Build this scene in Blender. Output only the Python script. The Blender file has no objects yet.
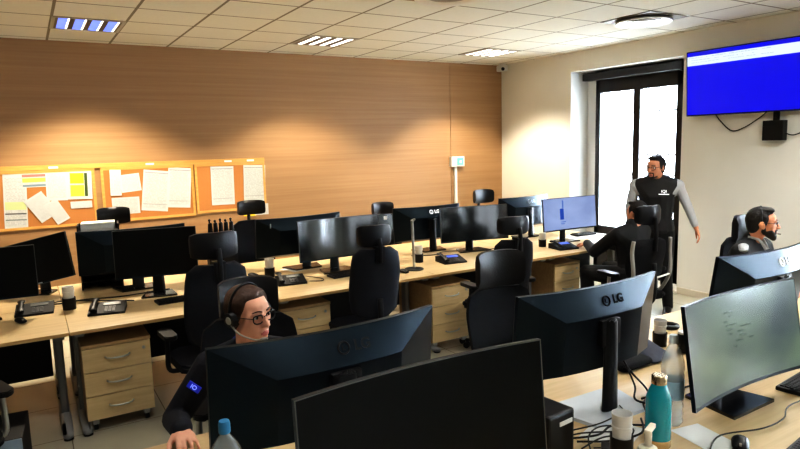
import bpy, bmesh, math, random
from mathutils import Vector, Matrix, Quaternion
random.seed(7)
PI = math.pi
SC = bpy.context.scene
COL = SC.collection
def R(d): return math.radians(d)

# ------------------------------------------------------------------ materials
def newmat(name):
    m = bpy.data.materials.new(name); m.use_nodes = True
    nt = m.node_tree; b = nt.nodes['Principled BSDF']
    return m, nt, b
def srgb(r, g, b):
    f = lambda c: (c/12.92 if c <= .04045 else ((c+.055)/1.055)**2.4)
    return (f(r/255), f(g/255), f(b/255), 1)
def mat(name, col, rough=.5, metal=0., noise=0., nscale=60, bump=0., spec=.5, coat=0., trans=0., emis=None, es=0., alpha=None):
    m, nt, b = newmat(name)
    b.inputs['Base Color'].default_value = col
    b.inputs['Roughness'].default_value = rough
    b.inputs['Metallic'].default_value = metal
    b.inputs['Specular IOR Level'].default_value = spec
    b.inputs['Coat Weight'].default_value = coat
    b.inputs['Transmission Weight'].default_value = trans
    if emis: b.inputs['Emission Color'].default_value = emis; b.inputs['Emission Strength'].default_value = es
    if alpha is not None: b.inputs['Alpha'].default_value = alpha
    if noise or bump:
        tc = nt.nodes.new('ShaderNodeTexCoord'); n = nt.nodes.new('ShaderNodeTexNoise')
        n.inputs['Scale'].default_value = nscale; n.inputs['Detail'].default_value = 3
        nt.links.new(tc.outputs['Object'], n.inputs['Vector'])
        if noise:
            r = nt.nodes.new('ShaderNodeMapRange')
            r.inputs['To Min'].default_value = 1-noise; r.inputs['To Max'].default_value = 1+noise
            nt.links.new(n.outputs['Fac'], r.inputs['Value'])
            mx = nt.nodes.new('ShaderNodeVectorMath'); mx.operation = 'SCALE'
            mx.inputs[0].default_value = col[:3]
            nt.links.new(r.outputs['Result'], mx.inputs['Scale']); nt.links.new(mx.outputs['Vector'], b.inputs['Base Color'])
        if bump:
            bp = nt.nodes.new('ShaderNodeBump'); bp.inputs['Strength'].default_value = bump; bp.inputs['Distance'].default_value = .01
            nt.links.new(n.outputs['Fac'], bp.inputs['Height']); nt.links.new(bp.outputs['Normal'], b.inputs['Normal'])
    return m
def woodmat(name, c1, c2, stretch=(1.2, 40, 40), rough=.45, lines=0.):
    m, nt, b = newmat(name)
    tc = nt.nodes.new('ShaderNodeTexCoord'); mp = nt.nodes.new('ShaderNodeMapping')
    mp.inputs['Scale'].default_value = stretch
    nt.links.new(tc.outputs['Object'], mp.inputs['Vector'])
    n = nt.nodes.new('ShaderNodeTexNoise'); n.inputs['Scale'].default_value = 1; n.inputs['Detail'].default_value = 6; n.inputs['Roughness'].default_value = .65
    nt.links.new(mp.outputs['Vector'], n.inputs['Vector'])
    cr = nt.nodes.new('ShaderNodeValToRGB')
    cr.color_ramp.elements[0].position = .3; cr.color_ramp.elements[0].color = c1
    cr.color_ramp.elements[1].position = .72; cr.color_ramp.elements[1].color = c2
    nt.links.new(n.outputs['Fac'], cr.inputs['Fac'])
    nt.links.new(cr.outputs['Color'], b.inputs['Base Color'])
    bp = nt.nodes.new('ShaderNodeBump'); bp.inputs['Strength'].default_value = .05
    nt.links.new(n.outputs['Fac'], bp.inputs['Height']); nt.links.new(bp.outputs['Normal'], b.inputs['Normal'])
    b.inputs['Roughness'].default_value = rough
    return m
def gridmat(name, base, line, ax0, st0, w0, ax1, st1, w1, rough=.6, noise=.06, nscale=8, spec=.5, vary=0.):
    """plain surface with thin joint lines; ax0/ax1 = offsets on object x and y, st = pitch, w = joint width"""
    m, nt, b = newmat(name)
    N = nt.nodes.new; L = nt.links.new
    tc = N('ShaderNodeTexCoord'); sp = N('ShaderNodeSeparateXYZ'); L(tc.outputs['Object'], sp.inputs[0])
    def M(op, a, bb=None):
        n = N('ShaderNodeMath'); n.operation = op
        if isinstance(a, (int, float)): n.inputs[0].default_value = a
        else: L(a, n.inputs[0])
        if bb is not None:
            if isinstance(bb, (int, float)): n.inputs[1].default_value = bb
            else: L(bb, n.inputs[1])
        return n.outputs[0]
    def ln(out, off, st, w):
        f = M('FRACT', M('ADD', M('DIVIDE', M('SUBTRACT', out, off), st), 100.0))
        d = M('ABSOLUTE', M('SUBTRACT', f, .5))
        return M('GREATER_THAN', d, .5 - w/st/2)
    l = M('MAXIMUM', ln(sp.outputs['X'], ax0, st0, w0), ln(sp.outputs['Y'], ax1, st1, w1))
    n = N('ShaderNodeTexNoise'); n.inputs['Scale'].default_value = nscale; n.inputs['Detail'].default_value = 5
    L(tc.outputs['Object'], n.inputs['Vector'])
    r = N('ShaderNodeMapRange'); r.inputs['To Min'].default_value = 1-noise; r.inputs['To Max'].default_value = 1+noise
    L(n.outputs['Fac'], r.inputs['Value'])
    vm = N('ShaderNodeVectorMath'); vm.operation = 'SCALE'; vm.inputs[0].default_value = base[:3]; L(r.outputs['Result'], vm.inputs['Scale'])
    mx = N('ShaderNodeMix'); mx.data_type = 'RGBA'
    L(l, mx.inputs['Factor']); L(vm.outputs['Vector'], mx.inputs['A']); mx.inputs['B'].default_value = line
    L(mx.outputs['Result'], b.inputs['Base Color'])
    bp = N('ShaderNodeBump'); bp.inputs['Strength'].default_value = .3; bp.invert = True; bp.inputs['Distance'].default_value = .004
    L(l, bp.inputs['Height']); L(bp.outputs['Normal'], b.inputs['Normal'])
    b.inputs['Roughness'].default_value = rough; b.inputs['Specular IOR Level'].default_value = spec
    return m
def papermat(name, rows=26, tint=(.56, .57, .56, 1), ink=.45, bands=None, head=True):
    """a printed sheet: rows of uneven grey marks (local x 0..1, z 0..1 in Generated space); bands = [(z0,z1,colour)]"""
    m, nt, b = newmat(name)
    N = nt.nodes.new; L = nt.links.new
    tc = N('ShaderNodeTexCoord'); sp = N('ShaderNodeSeparateXYZ'); L(tc.outputs['Generated'], sp.inputs[0])
    def M(op, a, bb=None, cc=None):
        n = N('ShaderNodeMath'); n.operation = op
        for i, v in enumerate((a, bb, cc)):
            if v is None: continue
            if isinstance(v, (int, float)): n.inputs[i].default_value = v
            else: L(v, n.inputs[i])
        return n.outputs[0]
    X, Z = sp.outputs['X'], sp.outputs['Z']
    line = M('GREATER_THAN', M('FRACT', M('MULTIPLY', Z, rows)), .55)
    n = N('ShaderNodeTexNoise'); n.inputs['Scale'].default_value = 1; n.inputs['Detail'].default_value = 1
    mp = N('ShaderNodeMapping'); mp.inputs['Scale'].default_value = (14, 1, rows); L(tc.outputs['Generated'], mp.inputs['Vector']); L(mp.outputs['Vector'], n.inputs['Vector'])
    mark = M('MULTIPLY', line, M('GREATER_THAN', n.outputs['Fac'], .47))
    inx = M('LESS_THAN', M('ABSOLUTE', M('SUBTRACT', X, .5)), .42); inz = M('LESS_THAN', M('ABSOLUTE', M('SUBTRACT', Z, .5)), .43)
    mark = M('MULTIPLY', M('MULTIPLY', mark, M('MULTIPLY', inx, inz)), ink)
    col = None
    mx = N('ShaderNodeMix'); mx.data_type = 'RGBA'; L(mark, mx.inputs['Factor']); mx.inputs['A'].default_value = tint; mx.inputs['B'].default_value = (.2, .2, .22, 1)
    col = mx.outputs['Result']
    for (x0, x1, z0, z1, c) in (bands or []):
        f = M('MULTIPLY', M('LESS_THAN', M('ABSOLUTE', M('SUBTRACT', Z, (z0+z1)/2)), (z1-z0)/2), M('LESS_THAN', M('ABSOLUTE', M('SUBTRACT', X, (x0+x1)/2)), (x1-x0)/2))
        k = N('ShaderNodeMix'); k.data_type = 'RGBA'; L(f, k.inputs['Factor']); L(col, k.inputs['A']); k.inputs['B'].default_value = c
        col = k.outputs['Result']
    L(col, b.inputs['Base Color']); b.inputs['Roughness'].default_value = .8
    return m

BLK = mat('black plastic', (.004, .004, .005, 1), .42, noise=.2, nscale=40, spec=.3)
BLKM = mat('black matte plastic', (.005, .005, .006, 1), .6, noise=.2, nscale=40, spec=.25)
HOUS = mat('monitor housing', (.0045, .006, .009, 1), .34, noise=.1, nscale=30, spec=.3)
HOUS.node_tree.nodes['Principled BSDF'].inputs['Specular Tint'].default_value = (.5, .76, 1, 1)  # bluish window reflection put into the specular tint
SCR = mat('dark screen', (.003, .003, .003, 1), .3, noise=.1, nscale=4, spec=.14)
SCRG = mat('glossier dark screen', (.006, .007, .007, 1), .11, noise=.1, nscale=4, spec=1.)
FAB = mat('black chair fabric', (.0045, .0045, .006, 1), .8, noise=.3, nscale=200, bump=.2, spec=.2)
FABN = mat('dark navy chair fabric', (.007, .0085, .014, 1), .75, noise=.3, nscale=200, bump=.2, spec=.25)
GREYP = mat('grey plastic', srgb(150, 146, 140), .4, noise=.05)
SILV = mat('silver metal', srgb(190, 190, 188), .3, .9, noise=.05)
GREYM = mat('grey painted steel', srgb(128, 130, 132), .4, .3, noise=.05)
FOOTM = mat('pale grey foot plastic', srgb(176, 180, 184), .4, noise=.05)
WHT = mat('white plastic', srgb(225, 225, 222), .45, noise=.03)
CUPW = mat('white cup plastic', srgb(215, 216, 216), .5, noise=.04)
DESK = woodmat('pale beech laminate', srgb(200, 174, 130), srgb(218, 194, 152), (1.5, 30, 30), .36)
DEDGE = woodmat('beech edge', srgb(182, 146, 96), srgb(200, 166, 116), (1.5, 30, 30), .45)
PEDM = woodmat('beech drawer front', srgb(208, 182, 136), srgb(226, 202, 158), (3, 40, 40), .4)
PEDT = woodmat('beech carcass', srgb(172, 140, 98), srgb(196, 164, 120), (3, 40, 40), .45)
WALLW = woodmat('wall wood panel', srgb(152, 117, 80), srgb(167, 132, 94), (.5, 20, 24), .55)
WALLP = mat('cream wall paint', srgb(236, 235, 229), .75, noise=.03, nscale=3)
WALLO = mat('plain wall paint', srgb(200, 194, 182), .8, noise=.03, nscale=3)
REV = mat('white reveal paint', srgb(232, 232, 230), .6, noise=.02, nscale=5)
FLOORM = gridmat('pale stone floor tiles', srgb(188, 184, 166), srgb(120, 112, 96), .1, .6, .006, .2, .6, .006, .22, .1, 3)
CEILM = gridmat('ceiling tiles', srgb(222, 220, 208), srgb(140, 132, 114), .3055, .6, .024, 7.443, .6, .022, .85, .05, 30, .2)  # T-bar line colour includes their brownish shadow
CORK = mat('cork', srgb(178, 120, 66), .9, noise=.12, nscale=160, bump=.2)
PINE = woodmat('pine frame', srgb(196, 146, 74), srgb(214, 168, 96), (4, 40, 40), .5)
BFRAME = mat('black window frame', (.008, .008, .01, 1), .45, noise=.1)
BARS = mat('pale grille bars', srgb(120, 118, 118), .6, noise=.05)
GLASS = mat('window glass', (1, 1, 1, 1), .02, trans=1.0, spec=.4)
TEAL = mat('teal lacquer', srgb(8, 148, 164), .25, noise=.04, nscale=20, coat=.4)
STEEL = mat('brushed gold steel', srgb(196, 178, 146), .25, 1., noise=.08, nscale=60)
PET = mat('clear bottle plastic', srgb(215, 228, 236), .06, spec=.9, alpha=.36)
WATER = mat('water', srgb(225, 238, 245), .0, trans=1.)
BCAP = mat('blue bottle cap', srgb(60, 140, 190), .4, noise=.04)
PBCAP = mat('pale blue bottle cap', srgb(215, 228, 240), .4, noise=.04)
LBL = mat('bottle label', srgb(150, 180, 200), .5, noise=.2, nscale=40)
CREAM = mat('cream soap plastic', srgb(226, 222, 206), .4, noise=.03)
CABLE = mat('black cable', (.004, .004, .004, 1), .6, noise=.1)
PAPER = papermat('plain print', 24, ink=.35)
PLAINP = mat('white paper', srgb(228, 230, 230), .8, noise=.03)
TXTW = mat('glowing white print', srgb(225, 228, 232), .5, emis=(1, 1, 1, 1), es=.7)  # own glow added so the lettering stands out; nothing lit behind it
TXTD = mat('dark print', (.004, .005, .006, 1), .95, noise=.05, spec=0.)
LOGOW = mat('pale logo', srgb(200, 212, 225), .35, noise=.05)
YEL = mat('yellow sheet', srgb(236, 206, 30), .6, noise=.03)
REDP = mat('red plastic', srgb(180, 30, 36), .4, noise=.05)
BLUEB = mat('light blue panel', srgb(150, 168, 186), .45, noise=.04)
SKIN_W = mat('fair skin', srgb(222, 166, 140), .5, noise=.05, nscale=60)
SKIN_M = mat('tan skin', srgb(204, 140, 108), .5, noise=.06, nscale=60)
LIP_W = mat('rose lips', srgb(190, 108, 100), .4, noise=.04)
LIP_M = mat('brown lips', srgb(160, 98, 84), .45, noise=.04)
HAIRB = mat('brown hair', srgb(62, 38, 24), .7, noise=.35, nscale=90, bump=.4)
HAIRK = mat('black hair', srgb(18, 14, 13), .65, noise=.35, nscale=90, bump=.4)
BEARDM = mat('dark beard', srgb(26, 19, 17), .65, noise=.35, nscale=160, bump=.5)
EYEW = mat('eye white', srgb(225, 222, 218), .2, noise=.02)
IRIS = mat('dark iris', srgb(40, 26, 18), .15, noise=.1)
NAVY = mat('navy cloth', srgb(14, 17, 30), .85, noise=.2, nscale=120, bump=.15)
BLKC = mat('black cloth', srgb(11, 11, 13), .85, noise=.25, nscale=120, bump=.15)
VESTM = mat('black quilted vest cloth', srgb(13, 13, 15), .6, noise=.25, nscale=60, bump=.2)
GREYC = mat('pale grey knit', srgb(178, 180, 184), .85, noise=.08, nscale=120, bump=.15)
COLLAR = mat('blue collar cloth', srgb(40, 44, 120), .8, noise=.1, nscale=120)
PATCH = mat('glowing blue patch', srgb(20, 36, 170), .5, emis=srgb(30, 60, 255), es=.12)  # faint glow added to the cloth, no lamp in it
LEATH = mat('black shoe leather', (.01, .01, .01, 1), .35, noise=.1)
WALLTRIM = mat('pale baseboard', srgb(214, 206, 190), .5, noise=.03)

# ------------------------------------------------------------------ mesh helpers
def link(o, parent=None):
    COL.objects.link(o)
    if parent: o.parent = parent
    return o
def obj(name, bm, m, parent=None, smooth=False, angle=None):
    me = bpy.data.meshes.new(name)
    bmesh.ops.recalc_face_normals(bm, faces=bm.faces)
    bm.to_mesh(me); bm.free()
    for k in (m if isinstance(m, (list, tuple)) else [m]): me.materials.append(k)
    o = bpy.data.objects.new(name, me)
    if smooth:
        for p in me.polygons: p.use_smooth = True
        if angle is not None: me.set_sharp_from_angle(angle=R(angle))
    return link(o, parent)
def thing(name, label, cat, loc=(0, 0, 0), rz=0., group=None):
    o = bpy.data.objects.new(name, None); o.empty_display_size = .05
    o.location = loc; o.rotation_euler = (0, 0, rz)
    link(o); tag(o, label, cat, group); return o
def tag(o, label, cat, group=None):
    o['label'] = label; o['category'] = cat
    if group: o['group'] = group
    return o
def struct(o): o['kind'] = 'structure'; return o
def box(bm, c, s, rot=None, bev=0.):
    r = bmesh.ops.create_cube(bm, size=1)
    vs = r['verts']
    M = Matrix.Translation(c) @ (rot.to_4x4() if rot else Matrix()) @ Matrix.Diagonal((*s, 1))
    bmesh.ops.transform(bm, matrix=M, verts=vs)
    if bev:
        es = list({e for v in vs for e in v.link_edges})
        bmesh.ops.bevel(bm, geom=es, offset=bev, segments=2, affect='EDGES', profile=.6)
    return bm
def bx(c, s, rot=None, bev=0.): return box(bmesh.new(), c, s, rot, bev)
def b2(bm, x0, x1, y0, y1, z0, z1, bev=0.): return box(bm, ((x0+x1)/2, (y0+y1)/2, (z0+z1)/2), (x1-x0, y1-y0, z1-z0), None, bev)
def cyl(bm, p0, p1, r0, r1=None, seg=16):
    p0, p1 = Vector(p0), Vector(p1); d = p1-p0
    q = Vector((0, 0, 1)).rotation_difference(d)
    M = Matrix.Translation((p0+p1)/2) @ q.to_matrix().to_4x4()
    bmesh.ops.create_cone(bm, cap_ends=True, segments=seg, radius1=r0, radius2=r0 if r1 is None else r1, depth=d.length, matrix=M)
    return bm
def tube(bm, pts, r, seg=8, closed=False):
    pts = [Vector(p) for p in pts]; n = len(pts); rings = []
    up = None
    for i, p in enumerate(pts):
        a = pts[(i-1) % n] if (closed or i) else p; c = pts[(i+1) % n] if (closed or i < n-1) else p
        t = (c-a).normalized()
        if up is None: up = t.orthogonal().normalized()
        up = (up - t*up.dot(t)).normalized(); s = t.cross(up)
        rr = r[i] if isinstance(r, (list, tuple)) else r
        rings.append([bm.verts.new(p + (up*math.cos(2*PI*k/seg) + s*math.sin(2*PI*k/seg))*rr) for k in range(seg)])
    for i in range(n if closed else n-1):
        A, B = rings[i], rings[(i+1) % n]
        for k in range(seg): bm.faces.new((A[k], A[(k+1) % seg], B[(k+1) % seg], B[k]))
    if not closed:
        bm.faces.new(rings[0][::-1]); bm.faces.new(rings[-1])
    return bm
def smoothpts(pts, n=6):
    P = [Vector(p) for p in pts]; out = []
    for i in range(len(P)-1):
        a = P[max(i-1, 0)]; b = P[i]; c = P[i+1]; d = P[min(i+2, len(P)-1)]
        for k in range(n):
            t = k/n
            out.append(.5*((2*b)+(c-a)*t+(2*a-5*b+4*c-d)*t*t+(3*b-a-3*c+d)*t**3))
    return out+[P[-1]]
def lathe(bm, prof, c=(0, 0, 0), seg=28):
    rings = []
    for (r, z) in prof:
        if r < 1e-5: rings.append([bm.verts.new((c[0], c[1], c[2]+z))])
        else: rings.append([bm.verts.new((c[0]+r*math.cos(2*PI*k/seg), c[1]+r*math.sin(2*PI*k/seg), c[2]+z)) for k in range(seg)])
    for A, B in zip(rings, rings[1:]):
        if len(A) == 1 and len(B) == 1: continue
        for k in range(seg):
            j = (k+1) % seg
            if len(A) == 1: bm.faces.new((A[0], B[j], B[k]))
            elif len(B) == 1: bm.faces.new((A[k], A[j], B[0]))
            else: bm.faces.new((A[k], A[j], B[j], B[k]))
    return bm
def prism(bm, poly, z0, z1, M=None):
    lo = [bm.verts.new((x, y, z0)) for x, y in poly]; hi = [bm.verts.new((x, y, z1)) for x, y in poly]
    n = len(poly)
    bm.faces.new(lo[::-1]); bm.faces.new(hi)
    for k in range(n): bm.faces.new((lo[k], lo[(k+1) % n], hi[(k+1) % n], hi[k]))
    if M: bmesh.ops.transform(bm, matrix=M, verts=lo+hi)
    return bm
def rrect(w, d, r, n=5, cx=0, cy=0):
    out = []
    for (sx, sy, a0) in ((1, 1, 0), (-1, 1, 90), (-1, -1, 180), (1, -1, 270)):
        for k in range(n+1):
            a = R(a0+90*k/n); out.append((cx+sx*(w/2-r)+r*math.cos(a), cy+sy*(d/2-r)+r*math.sin(a)))
    return out
def ell(bm, c, r, rot=None, u=14, v=10):
    M = Matrix.Translation(c) @ (rot.to_4x4() if rot else Matrix()) @ Matrix.Diagonal((*(r if isinstance(r, (tuple, list)) else (r, r, r)), 1))
    bmesh.ops.create_uvsphere(bm, u_segments=u, v_segments=v, radius=1, matrix=M); return bm
def hull(bm, items, u=12, v=8):
    """convex hull of several ellipsoids [(centre, radii)] added to bm"""
    t = bmesh.new()
    for c, r in items: ell(t, c, r, None, u, v)
    g = bmesh.ops.convex_hull(t, input=t.verts[:])
    dead = [e for e in g['geom_interior'] if isinstance(e, bmesh.types.BMVert)] + [e for e in g['geom_unused'] if isinstance(e, bmesh.types.BMVert)]
    bmesh.ops.delete(t, geom=list(set(dead)), context='VERTS')
    me = bpy.data.meshes.new('tmp'); t.to_mesh(me); t.free(); bm.from_mesh(me); bpy.data.meshes.remove(me)
    return bm
def remeshed(name, bm, m, parent, voxel=.005, sm=4, fac=.5):
    """fuse overlapping closed volumes into ONE continuous skin"""
    me = bpy.data.meshes.new('raw'); bmesh.ops.recalc_face_normals(bm, faces=bm.faces); bm.to_mesh(me); bm.free()
    o = bpy.data.objects.new('raw', me); COL.objects.link(o)
    r = o.modifiers.new('r', 'REMESH'); r.mode = 'VOXEL'; r.voxel_size = voxel
    s = o.modifiers.new('s', 'SMOOTH'); s.factor = fac; s.iterations = sm
    dg = bpy.context.evaluated_depsgraph_get()
    nm = bpy.data.meshes.new_from_object(o.evaluated_get(dg)); nm.name = name
    bpy.data.objects.remove(o); bpy.data.meshes.remove(me)
    nm.materials.clear()
    for k in (m if isinstance(m, (list, tuple)) else [m]): nm.materials.append(k)
    for p in nm.polygons: p.use_smooth = True; p.material_index = 0
    return link(bpy.data.objects.new(name, nm), parent)
def text(s, size, depth=.0006, bold=0.):
    """flat lettering as a bmesh, centred, in the XZ plane facing -Y"""
    cu = bpy.data.curves.new('t', 'FONT'); cu.body = s; cu.size = size; cu.align_x = 'CENTER'; cu.align_y = 'CENTER'; cu.extrude = depth; cu.offset = bold; cu.resolution_u = 3
    o = bpy.data.objects.new('t', cu); COL.objects.link(o)
    dg = bpy.context.evaluated_depsgraph_get(); me = bpy.data.meshes.new_from_object(o.evaluated_get(dg))
    bm = bmesh.new(); bm.from_mesh(me); bpy.data.objects.remove(o); bpy.data.meshes.remove(me)
    bmesh.ops.transform(bm, matrix=Matrix.Rotation(R(90), 4, 'X'), verts=bm.verts)
    return bm

# ------------------------------------------------------------------ camera (solved from the room's own lines)
def camera():
    yaw, pitch, roll, f = .5427, .1303, -.0256, 614.23
    cy, sy, cp, sp = math.cos(yaw), math.sin(yaw), math.cos(pitch), math.sin(pitch)
    fw = Vector((sy*cp, cy*cp, -sp)); r = Vector((cy, -sy, 0)); u = r.cross(fw)
    c, s = math.cos(roll), math.sin(roll)
    r2, u2 = r*c+u*s, -r*s+u*c
    cd = bpy.data.cameras.new('camera'); cd.sensor_width = 36; cd.lens = 36*f/800; cd.clip_start = .05
    o = bpy.data.objects.new('camera', cd); COL.objects.link(o)
    M = Matrix((r2, u2, -fw)).transposed().to_4x4(); M.translation = (0, 0, 1.85); o.matrix_world = M
    SC.camera = o
camera()

# ------------------------------------------------------------------ room shell
XL, XR, YF, YB, H = -3.6, 6.5, -3.4, 7.58, 3.024
struct(obj('floor', b2(bmesh.new(), XL-.2, XR+.5, YF-.2, YB+.2, -.1, 0), FLOORM))
struct(obj('ceiling', b2(bmesh.new(), XL-.2, XR+.5, YF-.2, YB+.2, H, H+.1), CEILM))
bm = bmesh.new()
b2(bm, XL-.2, 5.497, YB, YB+.2, 0, H); b2(bm, 5.503, XR+.5, YB, YB+.2, 0, H)
for x in (1.9, 3.7): pass
struct(obj('wall_back', bm, WALLW))
struct(obj('wall_left', b2(bmesh.new(), XL-.2, XL, YF, YB, 0, H), WALLO))
bm = bmesh.new()
b2(bm, XL-.2, 4.3, YF-.2, YF, 0, H); b2(bm, 6.1, XR+.5, YF-.2, YF, 0, H); b2(bm, 4.3, 6.1, YF-.2, YF, 0, .9); b2(bm, 4.3, 6.1, YF-.2, YF, 2.65, H)
struct(obj('wall_front', bm, WALLO))
w4 = bpy.data.objects.new('window_4', None); COL.objects.link(w4); struct(w4)
bm = bmesh.new(); b2(bm, 4.3, 6.1, YF-.14, YF-.08, .9, .98); b2(bm, 4.3, 6.1, YF-.14, YF-.08, 2.57, 2.65)
for x in (4.3, 5.16, 6.02): b2(bm, x, x+.08, YF-.14, YF-.08, .9, 2.65)
struct(obj('window_frame', bm, BFRAME, w4)); struct(obj('window_pane', b2(bmesh.new(), 4.33, 6.07, YF-.112, YF-.106, .93, 2.62), GLASS, w4))
WINS = [(4.43, 6.14, .03, 2.77), (.35, 1.75, .9, 2.6), (-2.3, -.9, .9, 2.6)]
bm = bmesh.new(); edges = []
y = YF
for (a, b, z0, z1) in sorted(WINS):
    b2(bm, XR, XR+.5, y, a, 0, H); b2(bm, XR, XR+.5, a, b, z1, H); b2(bm, XR, XR+.5, a, b, 0, z0); y = b
b2(bm, XR, XR+.5, y, YB, 0, H)
struct(obj('wall_right', bm, WALLP))
def window(n, y0, y1, z0, z1, mull, roller=False, grille=False, x=6.8, stile=.075, top=.1, bot=.1):
    root = bpy.data.objects.new('window_%d' % n, None); COL.objects.link(root); struct(root)
    # reveal lining
    bm = bmesh.new(); t = .006
    b2(bm, XR+.002, XR+.5, y0-.0, y0+t, z0, z1); b2(bm, XR+.002, XR+.5, y1-t, y1, z0, z1); b2(bm, XR+.002, XR+.5, y0, y1, z1-t, z1)
    b2(bm, x+.04, x+.06, (5.96 if n == 1 else y1-.03), y1, z0, z1)
    struct(obj('window_reveal', bm, REV, root))
    bm = bmesh.new()
    ya, yb = y0+.03, y1-.03
    if n == 1: ya, yb = 4.56, 5.96
    b2(bm, x, x+.07, ya, ya+stile+(.085 if n == 1 else 0), z0, z1, .004); b2(bm, x, x+.07, yb-stile, yb, z0, z1, .004)
    b2(bm, x, x+.07, ya, yb, z1-top, z1, .004); b2(bm, x, x+.07, ya, yb, z0, z0+bot, .004)
    for m in mull: b2(bm, x-.005, x+.075, m-.05, m+.05, z0, z1, .004)
    # filler strip between frame and masonry
    b2(bm, x+.04, x+.06, y0, ya, z0, z1)
    struct(obj('window_frame', bm, BFRAME, root))
    struct(obj('window_pane', b2(bmesh.new(), x+.03, x+.036, ya+.01, yb-.01, z0+.02, z1-.02), GLASS, root))
    if grille:
        bm = bmesh.new()
        for k in range(9): cyl(bm, (x+.42, ya+.06+k*(yb-ya-.12)/8, z0), (x+.42, ya+.06+k*(yb-ya-.12)/8, z1), .012, seg=8)
        for z in (.6, 1.35, 1.62, 2.2): b2(bm, x+.41, x+.43, ya, yb, z-.014, z+.014)
        struct(obj('window_grille', bm, BARS, root))
    if roller:
        bm = bmesh.new(); b2(bm, XR+.16, XR+.29, y0+.02, y1-.06, z1-.13, z1-.03, .01)
        struct(obj('window_roller_box', bm, BFRAME, root))
        bm = bmesh.new(); b2(bm, XR+.15, XR+.3, ya+.0, ya+.03, z1-.15, z1-.02); struct(obj('window_bracket', bm, BFRAME, root))
    return root
window(1, *WINS[0], [5.29], True, True, bot=.62, top=.3)
window(2, *WINS[1], [1.05])
window(3, *WINS[2], [-1.6])
struct(obj('baseboard_right', b2(bmesh.new(), XR-.014, XR, 1.5, 4.42, 0, .08, .003), WALLTRIM))
struct(obj('baseboard_back', b2(bmesh.new(), XL, XR-.014, YB-.014, YB, 0, .08, .003), PINE))

# ------------------------------------------------------------------ lights
def area(name, loc, rot, sx, sy, e, col):
    l = bpy.data.lights.new(name, 'AREA'); l.shape = 'RECTANGLE'; l.size = sx; l.size_y = sy; l.energy = e; l.color = col
    o = bpy.data.objects.new(name, l); o.location = loc; o.rotation_euler = rot; COL.objects.link(o); return o
DAY = (.76, .88, 1.0)
area('daylight_window_1', (7.6, 5.4, 1.5), (0, R(90), 0), 3.2, 2.6, 1600, DAY)
area('daylight_window_2', (7.4, 1.05, 1.75), (0, R(90), 0), 2.2, 1.8, 650, DAY)
area('daylight_window_4', (5.2, YF-.8, 1.8), (R(90), 0, R(180)), 2.4, 2.0, 1000, DAY)
area('daylight_window_3', (7.4, -1.6, 1.75), (0, R(90), 0), 2.2, 1.8, 650, DAY)
W = bpy.data.worlds.new('sky'); SC.world = W; W.use_nodes = True
W.node_tree.nodes['Background'].inputs['Color'].default_value = (.85, .93, 1, 1); W.node_tree.nodes['Background'].inputs['Strength'].default_value = 3.0

LAMPOFF = mat('louvre aluminium', srgb(112, 100, 80), .4, .5, noise=.1)
LAMPW = mat('lit tube white', (1, 1, 1, 1), .4, emis=(1, .97, .92, 1), es=1.5)
LAMPB = mat('painted bluish reflection', srgb(130, 150, 220), .4, emis=srgb(96, 120, 220), es=1.0)  # bluish reflection in the louvre painted as a glowing colour
LAMPF = mat('lamp frame', srgb(172, 166, 150), .5, noise=.03)
def louvre(kx, ky, label, blue=False):
    x0 = .3055+.6*kx; y1 = 7.443-.6*ky; y0 = y1-.6
    t = thing('ceiling_lamp', label, 'ceiling lamp', (x0+.3, y0+.3, H), 0, 'square louvre lamps in the ceiling')
    bm = bmesh.new()
    for (a, b, c, d) in ((-.298, .298, -.298, -.27), (-.298, .298, .27, .298), (-.298, -.27, -.27, .27), (.27, .298, -.27, .27)): b2(bm, a, b, c, d, -.008, 0)
    obj('frame', bm, LAMPF, t)
    obj('louvre', b2(bmesh.new(), -.27, .27, -.27, .27, -.004, -.0005), LAMPOFF, t)
    for i in range(4):
        xc = -.202+.135*i
        if blue:
            obj('reflector', b2(bmesh.new(), xc-.045, xc+.03, -.255, .255, -.007, -.0042), LAMPB, t)
            obj('tube', b2(bmesh.new(), xc+.031, xc+.045, -.255, .255, -.007, -.0042), LAMPW, t)
        else:
            obj('tube', b2(bmesh.new(), xc-.01, xc+.042, -.255, .255, -.007, -.0042), LAMPW, t)
    return t
def spot(x, y, e, ang=150, blend=.6, col=(1, .87, .68), aim=(0, 0, -1), size=.25):
    l = bpy.data.lights.new('lamp_and_fill_spot', 'SPOT'); l.energy = e; l.color = col; l.spot_size = R(ang); l.spot_blend = blend; l.shadow_soft_size = size
    o = bpy.data.objects.new('lamp_and_fill_spot', l); o.location = (x, y, H-.03); o.rotation_euler = Vector(aim).to_track_quat('-Z', 'Y').to_euler(); COL.objects.link(o)
louvre(0, 1, 'square ceiling lamp with painted bluish reflections, at upper left', True)
louvre(4, 1, 'square ceiling lamp with white tubes near the middle of the wood wall')
louvre(8, 1, 'square ceiling lamp with white tubes nearest the room corner')
for kx, e in ((0, 410), (4, 260), (8, 270)): spot(.6055+.6*kx, 6.543, e, 118, .35)
for (x, y, e) in ((-1.8, 4.1, 30), (.6, 2.4, 60), (3.0, 2.4, 60), (5.0, 2.0, 250), (1.2, -.9, 170), (3.0, 4.6, 50)): spot(x, y, e, 150, .8, (1, .96, .9))  # unseen fill spots added to lift the ambient light, no fixtures there
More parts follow.
